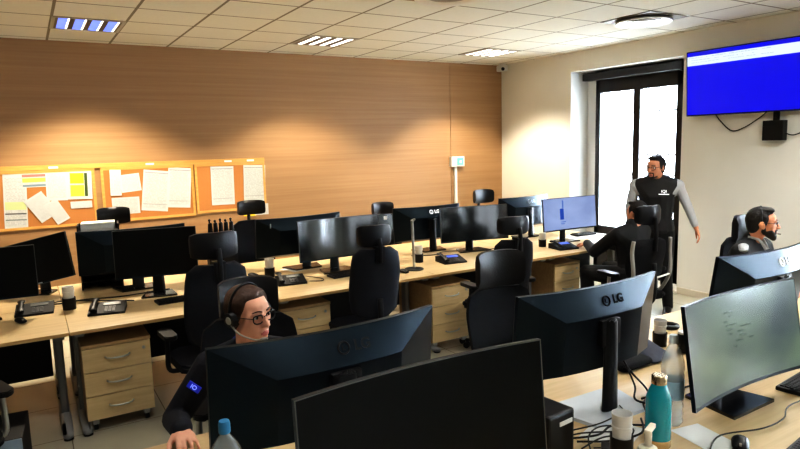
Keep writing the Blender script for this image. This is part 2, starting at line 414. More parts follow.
def diffuser(kx, ky, label, warm=False):
    t = thing('round_air_diffuser', label, 'air diffuser', (.3055+.6*kx+.3, 7.443-.6*ky-.3, H), 0)
    bm = bmesh.new(); b2(bm, -.295, .295, -.295, .295, -.006, 0); obj('panel', bm, mat('diffuser tile', srgb(150, 128, 86) if warm else srgb(108, 100, 86), .6, noise=.05), t)
    bm = bmesh.new(); lathe(bm, [(.16, -.006), (.26, -.02), (.275, -.034), (.262, -.04), (.2, -.024), (.16, -.006)]); obj('ring', bm, mat('diffuser ring', srgb(215, 212, 204), .35, .3, noise=.03), t, True)
    bm = bmesh.new()
    for r in (.06, .12, .185): lathe(bm, [(r, -.008), (r+.04, -.026), (r+.045, -.022), (r+.005, -.006)])
    obj('cone', bm, mat('diffuser cones', srgb(150, 144, 132), .4, .4, noise=.05), t, True)
diffuser(8, 5, 'round metal air diffuser in the ceiling near the window wall')
diffuser(4, 5, 'round air diffuser cut by the top edge of the picture', True)
t = thing('security_camera', 'small white security camera in the ceiling corner', 'camera', (6.36, 7.4, H))
bm = bmesh.new(); cyl(bm, (0, 0, -.03), (0, 0, 0), .05, seg=20); obj('mount', bm, WHT, t)
bm = bmesh.new(); box(bm, (-.02, -.02, -.075), (.13, .12, .09), None, .015); obj('housing', bm, WHT, t)
bm = bmesh.new(); cyl(bm, (-.06, -.08, -.085), (-.065, -.095, -.09), .025, seg=16); obj('lens', bm, BLK, t)

# ------------------------------------------------------------------ cork boards, papers, switch on the back wall
YW = YB
def board(x0, x1, z0, z1, label):
    t = thing('cork_board', label, 'cork board', ((x0+x1)/2, YW, z0), 0, 'framed cork boards on the wood wall')
    w, h = x1-x0, z1-z0; f = .028
    obj('cork_panel', b2(bmesh.new(), -w/2+f, w/2-f, -.014, 0, f, h-f), CORK, t)
    bm = bmesh.new()
    b2(bm, -w/2, w/2, -.022, 0, 0, f); b2(bm, -w/2, w/2, -.022, 0, h-f, h); b2(bm, -w/2, -w/2+f, -.022, 0, f, h-f); b2(bm, w/2-f, w/2, -.022, 0, f, h-f)
    obj('frame', bm, PINE, t)
board(-.36, .64, 1.05, 1.67, 'left cork board crowded with notices, one with lime green print')
board(.70, 1.70, 1.06, 1.67, 'middle cork board with wide double timetable sheets')
board(1.715, 2.58, 1.08, 1.67, 'right cork board with two separate narrow schedules')
t = thing('hanging_rail', 'long pine rail with small tags running above the cork boards', 'rail', (1.1, YW, 1.672))
obj('rail', b2(bmesh.new(), -1.46, 1.48, -.026, 0, 0, .05), PINE, t)
for x in (-.85, .12, 1.02, 1.3): obj('tag', b2(bmesh.new(), x-.045, x+.045, -.0285, -.026, .012, .034), PLAINP, t)
LIME = srgb(170, 200, 40)
PM = [papermat('print %d' % i, r, ink=k) for i, (r, k) in enumerate(((28, .4), (20, .35), (34, .5), (16, .3)))]
PGRID = papermat('timetable print', 40, (.55, .57, .55, 1), .45, [(.04, .96, .93, .945, (.25, .25, .27, 1)), (.04, .96, .16, .17, (.25, .25, .27, 1))])
PLIME = papermat('lime print', 26, bands=[(.12, .68, .55, .92, LIME), (.12, .68, .1, .5, srgb(190, 214, 70)), (.7, .82, .1, .92, srgb(60, 76, 30))])
PBAND = papermat('banded print', 20, bands=[(.0, 1, .72, .9, srgb(190, 120, 110)), (0, 1, .35, .65, srgb(200, 200, 90)), (0, 1, .05, .2, srgb(120, 140, 150))])
PLONG = papermat('long notice print', 40, bands=[(.05, .95, .36, .5, srgb(196, 206, 150)), (.05, .95, .28, .30, srgb(60, 60, 64)), (.05, .95, .17, .19, srgb(120, 130, 130))])
nlay = [0]
def sheet(xc, zc, w, h, ang, m, label, y=None):
    nlay[0] += 1
    yy = YW-.0155-.0012*(nlay[0] % 9) if y is None else y
    o = obj('paper_sheet', bx((0, 0, 0), (w, .0006, h)), m)
    o.location = (xc, yy, zc); o.rotation_euler = (0, R(ang), 0)
    return tag(o, label, 'paper', 'papers pinned on the wall')
sheet(-.125, 1.35, .21, .59, 3, PLONG, 'long white notice strip at the left end of the left cork board')
sheet(.065, 1.57, .22, .15, 0, PBAND, 'small sheet with coloured stripes at the top of left cork board')
sheet(.265, 1.495, .20, .31, 2, PM[0], 'white text sheet beside the lime printed one on left board')
sheet(.485, 1.495, .24, .31, 2, PLIME, 'white sheet with lime green printed block on left cork board')
sheet(.105, 1.28, .20, .28, -32, PM[1], 'tilted white note under the striped sheet, left of its twin')
sheet(.245, 1.22, .14, .25, -28, PM[3], 'tilted white note tucked right of another tilted note')
sheet(.485, 1.28, .21, .075, 0, PM[3], 'narrow white label strip below the lime printed sheet')
sheet(.845, 1.50, .115, .29, 2, PM[1], 'narrow upright white sheet at left of middle cork board')
sheet(1.0, 1.49, .21, .2, -5, PM[0], 'small landscape sheet between narrow sheet and big timetable')
sheet(.935, 1.235, .29, .19, 0, PM[2], 'landscape white notice low on the middle cork board')
sheet(1.265, 1.385, .29, .47, 7, PGRID, 'left half of big tilted timetable on middle board')
sheet(1.53, 1.405, .26, .47, 5, PGRID, 'right half of big tilted timetable on middle board')
sheet(2.04, 1.40, .28, .47, 1, PGRID, 'left of the two schedules on the right cork board')
sheet(2.44, 1.405, .28, .46, 2, PGRID, 'right of the two schedules, near the board right edge')
sheet(2.36, 1.085, .16, .17, 2, YEL, 'yellow sheet just below the right cork board', YB-.0235)
sheet(2.51, 1.075, .18, .14, 0, PM[0], 'white sheet peeking out right of yellow sheet', YB-.0245)
t = thing('switch_box', 'pale green and white electrical switch box on the wood wall', 'switch box', (5.59, YW, 1.49))
obj('casing', b2(bmesh.new(), -.12, .12, -.06, 0, 0, .15, .006), WHT, t)
obj('cover', b2(bmesh.new(), -.02, .10, -.066, -.06, .02, .13, .004), mat('aqua cover', srgb(110, 200, 196), .4, noise=.1, nscale=30), t)
obj('button', b2(bmesh.new(), .02, .06, -.072, -.066, .05, .09, .003), WHT, t)
t = obj('cable_conduit', b2(bmesh.new(), -.022, .022, -.03, 0, 0, .65, .003), WHT); t.location = (5.57, YW, .84)
tag(t, 'white vertical cable conduit below the switch box', 'conduit')

# ------------------------------------------------------------------ wall television
t = thing('wall_television', 'large wall television showing a blue screen with white bar', 'television', (6.5, 3.655, 2.075), R(-90))
# local: x along the wall (towards the front of the room), screen faces -Y local = -X world
w, h = 1.32, .70
M = Matrix.Rotation(R(3), 4, 'X')
def tv(bm): bmesh.ops.transform(bm, matrix=Matrix.Translation((0, -.07, 0)) @ M, verts=bm.verts); return bm
obj('casing', tv(b2(bmesh.new(), -w/2, w/2, -.03, .02, 0, h, .006)), BLK, t)
def emat(name, c, s): return mat(name, (0, 0, 0, 1), .3, emis=c, es=s, noise=0)
obj('screen', tv(b2(bmesh.new(), -w/2+.012, w/2-.012, -.0315, -.0295, .014, h-.012)), emat('blue screen', srgb(6, 8, 226), .66), t)
obj('menu_bar', tv(b2(bmesh.new(), -w/2+.013, w/2-.013, -.0325, -.0313, h-.155, h-.055)), emat('white bar', srgb(222, 236, 246), .68), t)
bm = bmesh.new()
for z, n in ((h-.072, 26), (h-.097, 22), (h-.122, 28)):
    x = -w/2+.03
    for k in range(n):
        l = random.uniform(.012, .045)
        if random.random() < .75: b2(bm, x, x+l, -.0332, -.0324, z-.003, z+.003)
        x += l+.007
        if x > w/2-.06: break
obj('text_lines', tv(bm), emat('grey text', srgb(176, 192, 200), .68), t)['kind'] = 'stuff'
bm = bmesh.new()
b2(bm, -.2, .2, -.06, 0, .2, .5)
obj('wall_bracket', bm, BLKM, t)
t = thing('media_box', 'small black box on a bracket under the television', 'media box', (6.5, 3.375, 1.79), R(-90))
obj('casing', b2(bmesh.new(), -.1, .1, -.09, -.005, 0, .2, .006), BLK, t)
obj('bracket', b2(bmesh.new(), -.02, .02, -.05, 0, .2, .3), BLKM, t)
obj('port_plate', b2(bmesh.new(), -.085, .02, -.092, -.09, .15, .19), BLKM, t)
def cable(name, pts, r, label, m=CABLE, n=6):
    o = obj(name, tube(bmesh.new(), smoothpts(pts, n), r, 6), m, None, True); return tag(o, label, 'cable')
cable('hanging_cable', [(6.47, 4.02, 2.09), (6.49, 3.96, 2.0), (6.48, 3.83, 1.90), (6.48, 3.7, 1.93), (6.48, 3.55, 2.02), (6.47, 3.47, 2.08)], .006, 'dark cable looping below the wall television')
cable('hanging_cable', [(6.45, 3.27, 1.86), (6.46, 3.2, 1.84), (6.46, 3.1, 1.87), (6.46, 2.95, 1.9)], .006, 'dark cable leaving the small black box to the right')

# ------------------------------------------------------------------ desks and drawer pedestals
DZ = .73
def desk(x0, x1, y0, y1, label, front=-1, group='beech office desks'):
    """rectangular desk top on two T-legs; front=-1: user side towards -y"""
    t = thing('office_desk', label, 'desk', ((x0+x1)/2, (y0+y1)/2, 0), 0, group)
    w, d = x1-x0-.004, y1-y0-.004
    bm = bmesh.new(); b2(bm, -w/2, w/2, -d/2, d/2, DZ-.024, DZ, .0025); obj('desk_top', bm, DESK, t)
    for e in (-1, 1): obj('edge_band', b2(bmesh.new(), -w/2, w/2, e*d/2-.0015, e*d/2+.0015, DZ-.023, DZ-.002), DEDGE, t)
    for s in (-1, 1):
        x = s*(w/2-.055)
        bm = bmesh.new()
        prism(bm, rrect(.05, .08, .02, 4, x, front*-.02), .05, DZ-.06)
        b2(bm, x-.03, x+.03, -d/2+.08, d/2-.08, DZ-.062, DZ-.024)
        lg = obj('leg', bm, GREYM, t)
        bm = bmesh.new()
        hull(bm, [((x, -d/2+.09, .025), (.032, .04, .018)), ((x, 0, .045), (.035, .05, .035)), ((x, d/2-.09, .025), (.032, .04, .018))])
        obj('foot', bm, FOOTM, lg, True, 40)
        bm = bmesh.new(); 
        for e in (-1, 1): cyl(bm, (x, e*(d/2-.09), 0), (x, e*(d/2-.09), .012), .03, seg=14)
        obj('floor_pad', bm, BLK, lg)
    bm = bmesh.new(); b2(bm, -w/2+.1, w/2-.1, -front*(d/2-.1)-.009, -front*(d/2-.1)+.009, .25, DZ-.03); obj('under_desk_shade', bm, BLKM, t)  # dark panel added for the black shade under the desk
    return t
for i, (a, b) in enumerate(((-1.25, .14), (.14, 1.53), (1.53, 2.93), (2.93, 4.32), (4.32, 5.71))):
    desk(a, b, 4.28, 5.08, ['beech desk at the left edge with cup and mouse', 'beech desk above the first drawer unit with black phone', 'beech desk behind the leaning high-back chair, phone at its left', 'beech desk holding slim silver pole and silver-sheened monitor', 'beech desk under the lit blue monitor'][i])
    desk(a, b, 5.08, 5.88, ['rear beech desk at left edge, under the tilted monitor', 'rear beech desk behind the flat black monitor, with paper tray', 'rear beech desk behind the pair of middle screens', 'rear beech desk under monitor with white LG mark', 'rear beech desk under monitor tinted with bluish light near window'][i], 1)
for i, (a, b) in enumerate(((.28, 1.68), (1.68, 3.08), (3.08, 4.48))):
    desk(a, b, 1.6, 2.4, ['near beech desk where the woman sits', 'near beech desk under the monitor with dark LG mark', 'near beech desk in front of the bearded man'][i], 1)
    desk(a, b, .8, 1.6, ['foreground beech desk under the big unlit screen', 'foreground beech desk with the teal bottle', 'foreground beech desk at lower right with keyboards'][i])
def pedestal(x, yf, label, w=.42, d=.56, key=True):
    t = thing('drawer_pedestal', label, 'drawer unit', (x, yf+d/2, 0), 0, 'wheeled beech drawer units under the desks')
    bm = bmesh.new(); z0, z1 = .085, .60
    b2(bm, -w/2, w/2, -d/2+.02, d/2, z0, z1-.022); obj('carcass', bm, PEDT, t)
    obj('top', b2(bmesh.new(), -w/2-.002, w/2+.002, -d/2, d/2, z1-.022, z1, .002), PEDT, t)
    hh = (z1-.024-z0)/3
    for k in range(3):
        za = z0+k*hh
        dr = obj('drawer', b2(bmesh.new(), -w/2+.002, w/2-.002, -d/2, -d/2+.019, za+.002, za+hh-.002, .0015), PEDM, t)
        pts = [(.02+math.sin(a)*.075-.02, -d/2-.004-.022*math.cos(a)**.5 if abs(math.cos(a)) > 1e-3 else -d/2, za+hh*.58-.012*math.cos(a)) for a in [R(v) for v in (-89, -60, -30, 0, 30, 60, 89)]]
        obj('handle', tube(bmesh.new(), pts, .006, 8), SILV, dr, True)
        if k == 2 and key:
            bm = bmesh.new(); cyl(bm, (w/2-.045, -d/2-.006, za+hh*.7), (w/2-.045, -d/2, za+hh*.7), .011, seg=14); obj('lock', bm, SILV, dr)
    for sx in (-1, 1):
        for sy in (-1, 1):
            bm = bmesh.new(); x_, y_ = sx*(w/2-.05), sy*(d/2-.06)
            cyl(bm, (x_-.012, y_, .03), (x_+.012, y_, .03), .03, seg=18); c = obj('caster', bm, BLK, t)
            bm = bmesh.new(); b2(bm, x_-.02, x_+.02, y_-.028, y_+.02, .045, z0); obj('caster_fork', bm, FOOTM, c)
    return t
pedestal(.41, 4.37, 'beech three-drawer unit on wheels at left, fully visible')
pedestal(1.80, 4.46, 'beech drawer unit beside the woman, mostly hidden by her monitor')
pedestal(3.155, 4.37, 'beech drawer unit in the middle, between two empty chairs')
pedestal(4.66, 4.42, 'beech drawer unit below the lit monitor desk at right', .36)

# ------------------------------------------------------------------ monitors
def ring_logo(bm, cx, cz, r):
    tube(bm, [(cx+r*math.cos(2*PI*k/20), 0, cz+r*math.sin(2*PI*k/20)) for k in range(20)], r*.16, 6, True)
    b2(bm, cx-r*.25, cx-r*.1, -.0008, .0008, cz-r*.4, cz+r*.4); b2(bm, cx-r*.1, cx+r*.35, -.0008, .0008, cz-r*.42, cz-r*.27)
def monitor(label, x, y, yaw, ztop, w=.82, h=.36, curve=1.9, screen=None, logo=None, tilt=-5., roll=0., base=(.36, .2), group=None, basemat=None, lowlogo=None, facet=.055, sidepanel=False):
    """screen faces local -Y; root at the foot of the stand on the desk top"""
    t = thing('curved_monitor' if curve else 'flat_monitor', label, 'monitor', (x, y, DZ), yaw, group)
    zc = ztop-DZ-h/2
    n = 24 if curve else 2
    cv = (lambda u: -u*u/(2*curve)) if curve else (lambda u: 0.)
    th = .016
    T = Matrix.Translation((0, 0, zc)) @ Matrix.Rotation(roll, 4, 'Y') @ Matrix.Rotation(R(tilt), 4, 'X')
    us = [-w/2+w*k/n for k in range(n+1)]
    # housing: thin rim + raised mitred back
    bm = bmesh.new(); k_, v0, v1 = .55, -h*.42, h*.20
    cols = []
    for u in us:
        ui = u*k_
        cols.append([bm.verts.new((u, cv(u), -h/2)), bm.verts.new((u, cv(u), h/2)), bm.verts.new((u, cv(u)+th, h/2)),
                     bm.verts.new((ui, cv(ui)+th+facet, v1)), bm.verts.new((ui, cv(ui)+th+facet, v0)), bm.verts.new((u, cv(u)+th, -h/2))])
    for A, B in zip(cols, cols[1:]):
        for j in range(6): bm.faces.new((A[j], A[(j+1) % 6], B[(j+1) % 6], B[j]))
    for A in (cols[0], cols[-1]):
        bm.faces.new((A[2], A[3], A[4], A[5])); bm.faces.new((A[0], A[1], A[2], A[5]))
    bmesh.ops.transform(bm, matrix=T, verts=bm.verts)
    obj('housing', bm, HOUS, t, True, 8)
    # screen
    bm = bmesh.new(); b = .006; lo, hi = [], []
    for k in range(n+1):
        u = (-w/2+b)+(w-2*b)*k/n
        lo.append(bm.verts.new((u, cv(u)-.0012, -h/2+.014))); hi.append(bm.verts.new((u, cv(u)-.0012, h/2-b)))
    for k in range(n): bm.faces.new((lo[k], lo[k+1], hi[k+1], hi[k]))
    bmesh.ops.transform(bm, matrix=T, verts=bm.verts)
    scr = obj('screen', bm, screen or SCR, t, True)
    # bezel: slim rim strip
    bm = bmesh.new()
    for (zz0, zz1) in ((h/2-.004, h/2),):
        a = [bm.verts.new((u, cv(u)-.002, zz0)) for u in us]; c = [bm.verts.new((u, cv(u)-.002, zz1)) for u in us]
        for k in range(n): bm.faces.new((a[k], a[k+1], c[k+1], c[k]))
    for s in (-1, 1):
        u = s*(w/2); ui = s*(w/2-.0035)
        bm.faces.new([bm.verts.new(p) for p in ((u, cv(u)-.002, -h/2), (ui, cv(ui)-.002, -h/2), (ui, cv(ui)-.002, h/2), (u, cv(u)-.002, h/2))])
    bmesh.ops.transform(bm, matrix=T, verts=bm.verts)
    obj('bezel', bm, RIM, t)
    # stand
    bm = bmesh.new()
    yb = cv(0)+th+facet
    hull(bm, [((0, yb+.02, .02), (.046, .014, .012)), ((0, yb+.02, zc+.04), (.036, .012, .02))])
    box(bm, (0, yb+.0, zc), (.11, .05, .11), None, .01)
    obj('stand_neck', bm, BLK, t, True, 35)
    bw, bd = base; yc = yb-.03
    bm = bmesh.new(); prism(bm, [(-bw/2, -bd/2+yc), (bw/2, -bd/2+yc), (bw/2*.72, bd/2+yc), (-bw/2*.72, bd/2+yc)], 0, .014)
    obj('stand_base', bm, basemat or GLOSSB, t)
    if logo:
        lb = text('LG', .05, .0008, .0016); bmesh.ops.translate(lb, vec=(.078, 0, 0), verts=lb.verts); ring_logo(lb, .008, 0, .02)
        # lies on the upper facet of the back, reading from behind
        nrm = Vector((0, (h/2-v1), facet)); ang = math.atan2(facet, h/2-v1)
        zm = h/2-(h/2-v1)*.5
        bmesh.ops.transform(lb, matrix=T @ Matrix.Translation((0, th+facet*.5+.0022, zm)) @ Matrix.Rotation(R(180), 4, 'Z') @ Matrix.Rotation(-ang, 4, 'X'), verts=lb.verts)
        obj('logo', lb, logo, t)
    if lowlogo:
        lb = bmesh.new(); box(lb, (0, -.003, -h/2+.008), (.035, .001, .006)); bmesh.ops.transform(lb, matrix=T, verts=lb.verts); obj('logo', lb, LOGOW, t)
    return t, T
RIM = mat('slim bezel', (.10, .10, .09, 1), .35, noise=.05)
PALEB = mat('pale glossy stand foot', srgb(208, 218, 230), .12, noise=.04, spec=.8)
GLOSSB = mat('glossy black stand foot', (.008, .008, .009, 1), .16, noise=.1, spec=.6)
MG = 'wide curved monitors on the desks'
# front row of the far block (screens towards us)
monitor('unlit wide monitor cut by the left picture edge', -.41, 4.96, 0, 1.22)
monitor('unlit flat black monitor above the first drawer unit', .80, 4.97, R(-10), 1.255, .60, .37, None, base=(.26, .2))
monitor('black monitor back partly hidden behind the flat black monitor', .70, 5.40, PI, 1.225, .83)
monitor('unlit wide monitor with grey green reflection at its left half', 2.33, 4.94, R(2), 1.215, .80, screen=SCRG)
monitor('small dark monitor with white sticker, right of grey green reflection', 2.79, 5.2, R(-2), 1.175, .53, .31, None, SCRG, base=(.22, .14))
monitor('curved monitor with vertical silver sheen beside silver pole', 3.89, 4.99, R(-11), 1.2, .77, screen=SCRG)
# lit desktop screen
def deskscreen(name, base_c, spots, es):
    m, nt, b = newmat(name); N = nt.nodes.new; L = nt.links.new
    tc = N('ShaderNodeTexCoord'); sp = N('ShaderNodeSeparateXYZ'); L(tc.outputs['Generated'], sp.inputs[0])
    n = N('ShaderNodeTexNoise'); n.inputs['Scale'].default_value = 1.6; L(tc.outputs['Generated'], n.inputs['Vector'])
    cr = N('ShaderNodeValToRGB'); cr.color_ramp.elements[0].position = .35; cr.color_ramp.elements[1].position = .7
    cr.color_ramp.elements[0].color = base_c[0]; cr.color_ramp.elements[1].color = base_c[1]
    L(n.outputs['Fac'], cr.inputs['Fac'])
    L(cr.outputs['Color'], b.inputs['Emission Color']); b.inputs['Emission Strength'].default_value = es
    b.inputs['Base Color'].default_value = (.01, .01, .01, 1); b.inputs['Roughness'].default_value = .25
    return m
t, T = monitor('lit wide monitor showing a pale blue desktop at right', 5.06, 4.79, R(-2), 1.225, .78, .36, 3.0, deskscreen('blue desktop', (srgb(140, 158, 204), srgb(160, 178, 222)), None, .6), base=(.26, .18))
bm = bmesh.new(); b2(bm, -.13, -.075, -.0042, -.0028, -.06, .06); bmesh.ops.transform(bm, matrix=T, verts=bm.verts); obj('app_window', bm, emat('blue window', srgb(30, 80, 180), .6), t)
bm = bmesh.new(); b2(bm, -.095, -.075, -.0042, -.0028, .065, .15); b2(bm, -.12, -.05, -.004, -.0028, -.09, -.08); b2(bm, -.12, -.07, -.004, -.0028, -.11, -.1); bmesh.ops.transform(bm, matrix=T, verts=bm.verts); obj('app_menu', bm, emat('mid blue lines', srgb(96, 128, 200), .6), t)
# rear row of the far block (backs towards us: rotated half a turn)
F = PI
monitor('tilted black monitor behind the left edge screen', .0, 5.62, R(-34), 1.175, .58, .36, None, SCR, tilt=-8, roll=R(-13), lowlogo=True, base=(.22, .16))
t, T = monitor('monitor seen from behind with small vertical label, left of middle', 2.14, 5.34, F+R(4), 1.21, .86)
bm = bmesh.new(); b2(bm, .31, .318, .022, .026, .1, .14); bmesh.ops.transform(bm, matrix=T, verts=bm.verts); obj('sticker', bm, LOGOW, t)
monitor('monitor seen from behind with white LG mark, behind silver pole', 3.58, 5.36, F-R(2), 1.195, .82, logo=TXTW)
monitor('monitor back tinted with bluish light, pale LG mark, near the window', 5.0, 5.42, F+R(5), 1.2, .82, logo=LOGOW)
bm = bmesh.new(); b2(bm, 2.97, 3.01, 5.189, 5.1905, 1.115, 1.15)
# near block
monitor('nearly black monitor back in front of the woman', .83, 1.825, F+R(1), 1.25, .83, logo=BLK)
monitor('big unlit foreground screen with pale edge, nearest the viewer', 0.92, 1.40, R(0), 1.23, .82)
monitor('monitor seen from behind with dark LG mark on facet tinted with blue light', 1.965, 1.715, F+R(-1), 1.254, .80, logo=TXTD, base=(.42, .24), basemat=PALEB)
SCRD = deskscreen('pale green desktop', (srgb(76, 96, 98), srgb(122, 144, 122)), None, .45)
t, T = monitor('lit pale green wide monitor at right front', 2.46, 1.385, R(1), 1.215, .81, .40, screen=SCRD, base=(.3, .24), tilt=-9)
bm = bmesh.new()
for z in range(9):
    x = -.12+.01*z
    for k in range(4):
        l = random.uniform(.01, .04)
        if random.random() < .6: b2(bm, x, x+l, -.0175-.001+.012, -.0165+.012, .12-.018*z, .123-.018*z)
        x += l+.012
bmesh.ops.transform(bm, matrix=T, verts=bm.verts); obj('text_lines', bm, emat('faint dark text', srgb(60, 80, 76), .5), t)['kind'] = 'stuff'
monitor('monitor back with white LG mark before the bearded man', 3.26, 1.70, F, 1.262, .86, logo=TXTW, tilt=-8)

# ------------------------------------------------------------------ office chairs
HRM = mat('black headrest leather', (.005, .005, .007, 1), .45, noise=.15, nscale=90, bump=.1, spec=.28)
def office_chair(label, x, y, yaw, back=(.46, .54), seat=.46, backz=.56, headrest=None, bracket=False, fab=None, lean=8, arms=True, grey=False, frame=None):
    """user faces local -Y when yaw=0 (chair front is -Y, back is +Y)"""
    fab = fab or FAB
    t = thing('office_chair', label, 'chair', (x, y, 0), yaw, 'office chairs around the desks')
    bs = bmesh.new(); cyl(bs, (0, 0, .07), (0, 0, .12), .04, .034, 20)
    base = obj('base', bs, BLKM, t, True, 40)
    for k in range(5):
        a = 2*PI*k/5+.3; c, s = math.cos(a), math.sin(a)
        bm = bmesh.new(); hull(bm, [((c*.04, s*.04, .095), (.026, .026, .02)), ((c*.29, s*.29, .075), (.018, .018, .012))], 10, 6)
        sp = obj('spoke', bm, BLKM, base, True, 50)
        bm = bmesh.new(); px, py = c*.29, s*.29
        for e in (-1, 1): cyl(bm, (px-s*.012*e-s*.009*e, py+c*.021*e, .028), (px-s*.006*e, py+c*.006*e, .028), .028, seg=16)
        cyl(bm, (px, py, .03), (px, py, .072), .009, seg=10)
        obj('caster', bm, BLK, sp)
    bm = bmesh.new(); cyl(bm, (0, 0, .11), (0, 0, seat-.09), .024, seg=16); cyl(bm, (0, 0, .11), (0, 0, .26), .033, seg=16); box(bm, (0, .02, seat-.075), (.2, .26, .04), None, .01)
    obj('gas_column', bm, BLKM, t, True, 40)
    bm = bmesh.new(); prism(bm, rrect(.49, .48, .09, 6), seat-.055, seat)
    top = [f for f in bm.faces if f.normal.z > .9 or all(v.co.z > seat-.001 for v in f.verts)]
    bmesh.ops.bevel(bm, geom=[e for e in bm.edges if abs(e.verts[0].co.z-e.verts[1].co.z) < 1e-4], offset=.018, segments=3, affect='EDGES')
    obj('seat', bm, fab, t, True, 50)
    bw, bh = back; L_ = R(lean)
    def bend(z): return .225+math.tan(L_)*(z-backz)
    # backrest: upholstered slab curved round the sitter, rounded corners
    bm = bmesh.new(); nu, nv = 12, 12; F_, B_ = [], []
    for j in range(nv+1):
        v = j/nv; z = backz+bh*v
        hw = bw/2*(1-.10*abs(2*v-1)**3)*(.94+.06*math.sin(PI*v))
        ec = min(v, 1-v)/.09
        if ec < 1: hw -= .05*(1-ec)**2
        fr, br = [], []
        for i in range(nu+1):
            u = -1+2*i/nu
            yy = bend(z) - .045*u*u - .02*math.sin(PI*min(1, v*1.6))
            fr.append(bm.verts.new((u*hw, yy-.028*(1-.5*u**6), z))); br.append(bm.verts.new((u*hw, yy+.03*(1-.5*u**6), z)))
        F_.append(fr); B_.append(br)
    for j in range(nv):
        for i in range(nu):
            bm.faces.new((F_[j][i], F_[j][i+1], F_[j+1][i+1], F_[j+1][i])); bm.faces.new((B_[j][i], B_[j+1][i], B_[j+1][i+1], B_[j][i+1]))
        bm.faces.new((F_[j][0], F_[j+1][0], B_[j+1][0], B_[j][0])); bm.faces.new((F_[j][nu], B_[j][nu], B_[j+1][nu], F_[j+1][nu]))
    for i in range(nu):
        bm.faces.new((F_[0][i], B_[0][i], B_[0][i+1], F_[0][i+1])); bm.faces.new((F_[nv][i], F_[nv][i+1], B_[nv][i+1], B_[nv][i]))
    br_ = obj('backrest', bm, fab, t, True, 60)
    bm = bmesh.new(); tube(bm, smoothpts([(0, .05, seat-.075), (0, .24, seat-.07), (0, .285, seat+.03), (0, bend(backz+.12)+.045, backz+.15)], 5), .022, 8); obj('back_support', bm, BLKM, t, True)
    if grey:
        for s in (-1, 1):
            bm = bmesh.new(); tube(bm, smoothpts([(s*.2, .12, seat-.06), (s*bw*.5, .25, backz+.02), (s*bw*.52, bend(backz+.25)+.0, backz+.25), (s*bw*.5, bend(backz+bh), backz+bh)], 5), .017, 8); obj('side_frame', bm, GREYP, t, True)
        bm = bmesh.new(); tube(bm, smoothpts([(-bw*.48, bend(backz+.03)+.03, backz+.03), (0, bend(backz+.03)+.06, backz+.02), (bw*.48, bend(backz+.03)+.03, backz+.03)], 5), .009, 8); obj('cross_bar', bm, WHT, t, True)
    zt = backz+bh
    if bracket:
        bm = bmesh.new(); box(bm, (0, bend(zt)+.03, zt-.04), (.075, .02, .12), Matrix.Rotation(-L_, 3, 'X'), .004); box(bm, (0, bend(zt)+.0, zt+.012), (.075, .06, .02), None, .004)
        obj('headrest_bracket', bm, BLK, t)
    if headrest:
        hz, hh, hw = headrest     # bottom height, height, width
        bm = bmesh.new()
        tube(bm, smoothpts([(0, bend(zt)+.035, zt-.1), (0, bend(zt)+.04, zt+.02), (0, bend(hz)+.02, hz+hh*.4)], 5), .018, 8); obj('headrest_stem', bm, BLKM, t, True)
        bm = bmesh.new(); nu = 12; P = []
        for i in range(nu+1):
            u = -1+2*i/nu; yy = bend(hz)-.02-.05*u*u; k = (1-.18*u**6)
            zc, hz2 = hz+hh/2, hh/2*k
            P.append([bm.verts.new(p) for p in ((u*hw/2, yy-.012, zc-hz2), (u*hw/2, yy-.03, zc-hz2*.6), (u*hw/2, yy-.03, zc+hz2*.6), (u*hw/2, yy-.012, zc+hz2), (u*hw/2, yy+.018, zc+hz2), (u*hw/2, yy+.03, zc+hz2*.6), (u*hw/2, yy+.03, zc-hz2*.6), (u*hw/2, yy+.018, zc-hz2))])
        for A, B in zip(P, P[1:]):
            for j in range(8): bm.faces.new((A[j], A[(j+1) % 8], B[(j+1) % 8], B[j]))
        bm.faces.new(P[0][::-1]); bm.faces.new(P[-1])
        obj('headrest', bm, HRM, t, True, 60)
    if arms:
        for s in (-1, 1):
            bm = bmesh.new(); tube(bm, smoothpts([(s*.17, .04, seat-.065), (s*.285, .04, seat-.055), (s*.295, .04, seat+.06), (s*.29, .04, seat+.17)], 5), .016, 8)
            a = obj('arm_post', bm, GREYP if grey else SILV if frame == 'silver' else BLKM, t, True)
            bm = bmesh.new(); prism(bm, rrect(.085, .25, .04, 5, s*.285, .02), seat+.17, seat+.2); bmesh.ops.bevel(bm, geom=bm.edges[:], offset=.006, segments=2, affect='EDGES'); obj('arm_pad', bm, BLK, a, True, 50)
    return t
U = PI   # turned so the sitter faces +y
office_chair('high-back chair with headrest at left, behind the woman', .98, 4.2, U+R(4), headrest=(1.15, .17, .30), bracket=True, fab=FABN, back=(.42, .55), backz=.565, lean=5)
office_chair('empty navy high-back chair with headrest at centre', 2.19, 4.2, U-R(3), headrest=(1.10, .16, .26), bracket=True, fab=FABN, back=(.41, .53), backz=.555, lean=5, arms=False)
office_chair('empty chair with headrest seen from behind, before silver-sheened screen', 3.42, 4.06, U-R(6), headrest=(1.09, .15, .28), bracket=True, back=(.40, .55), backz=.5)
office_chair('empty front-facing chair with large headrest in the middle', 2.56, 2.84, R(-6), headrest=(.905, .24, .35), back=(.5, .42), backz=.48, lean=4, arms=False)
office_chair('chair with headrest carrying the woman', .88, 2.80, R(-6), headrest=(1.0, .2, .29), back=(.5, .5), backz=.5, lean=4, frame='silver')
office_chair('grey-framed chair of the person at the lit monitor', 4.69, 3.68, U-R(6), headrest=(1.09, .17, .26), back=(.44, .36), backz=.6, grey=True, lean=4)
office_chair('chair behind the bearded man with tall headrest', 4.82, 2.52, R(-8), headrest=(1.0, .22, .27), back=(.52, .52), backz=.52, lean=4)
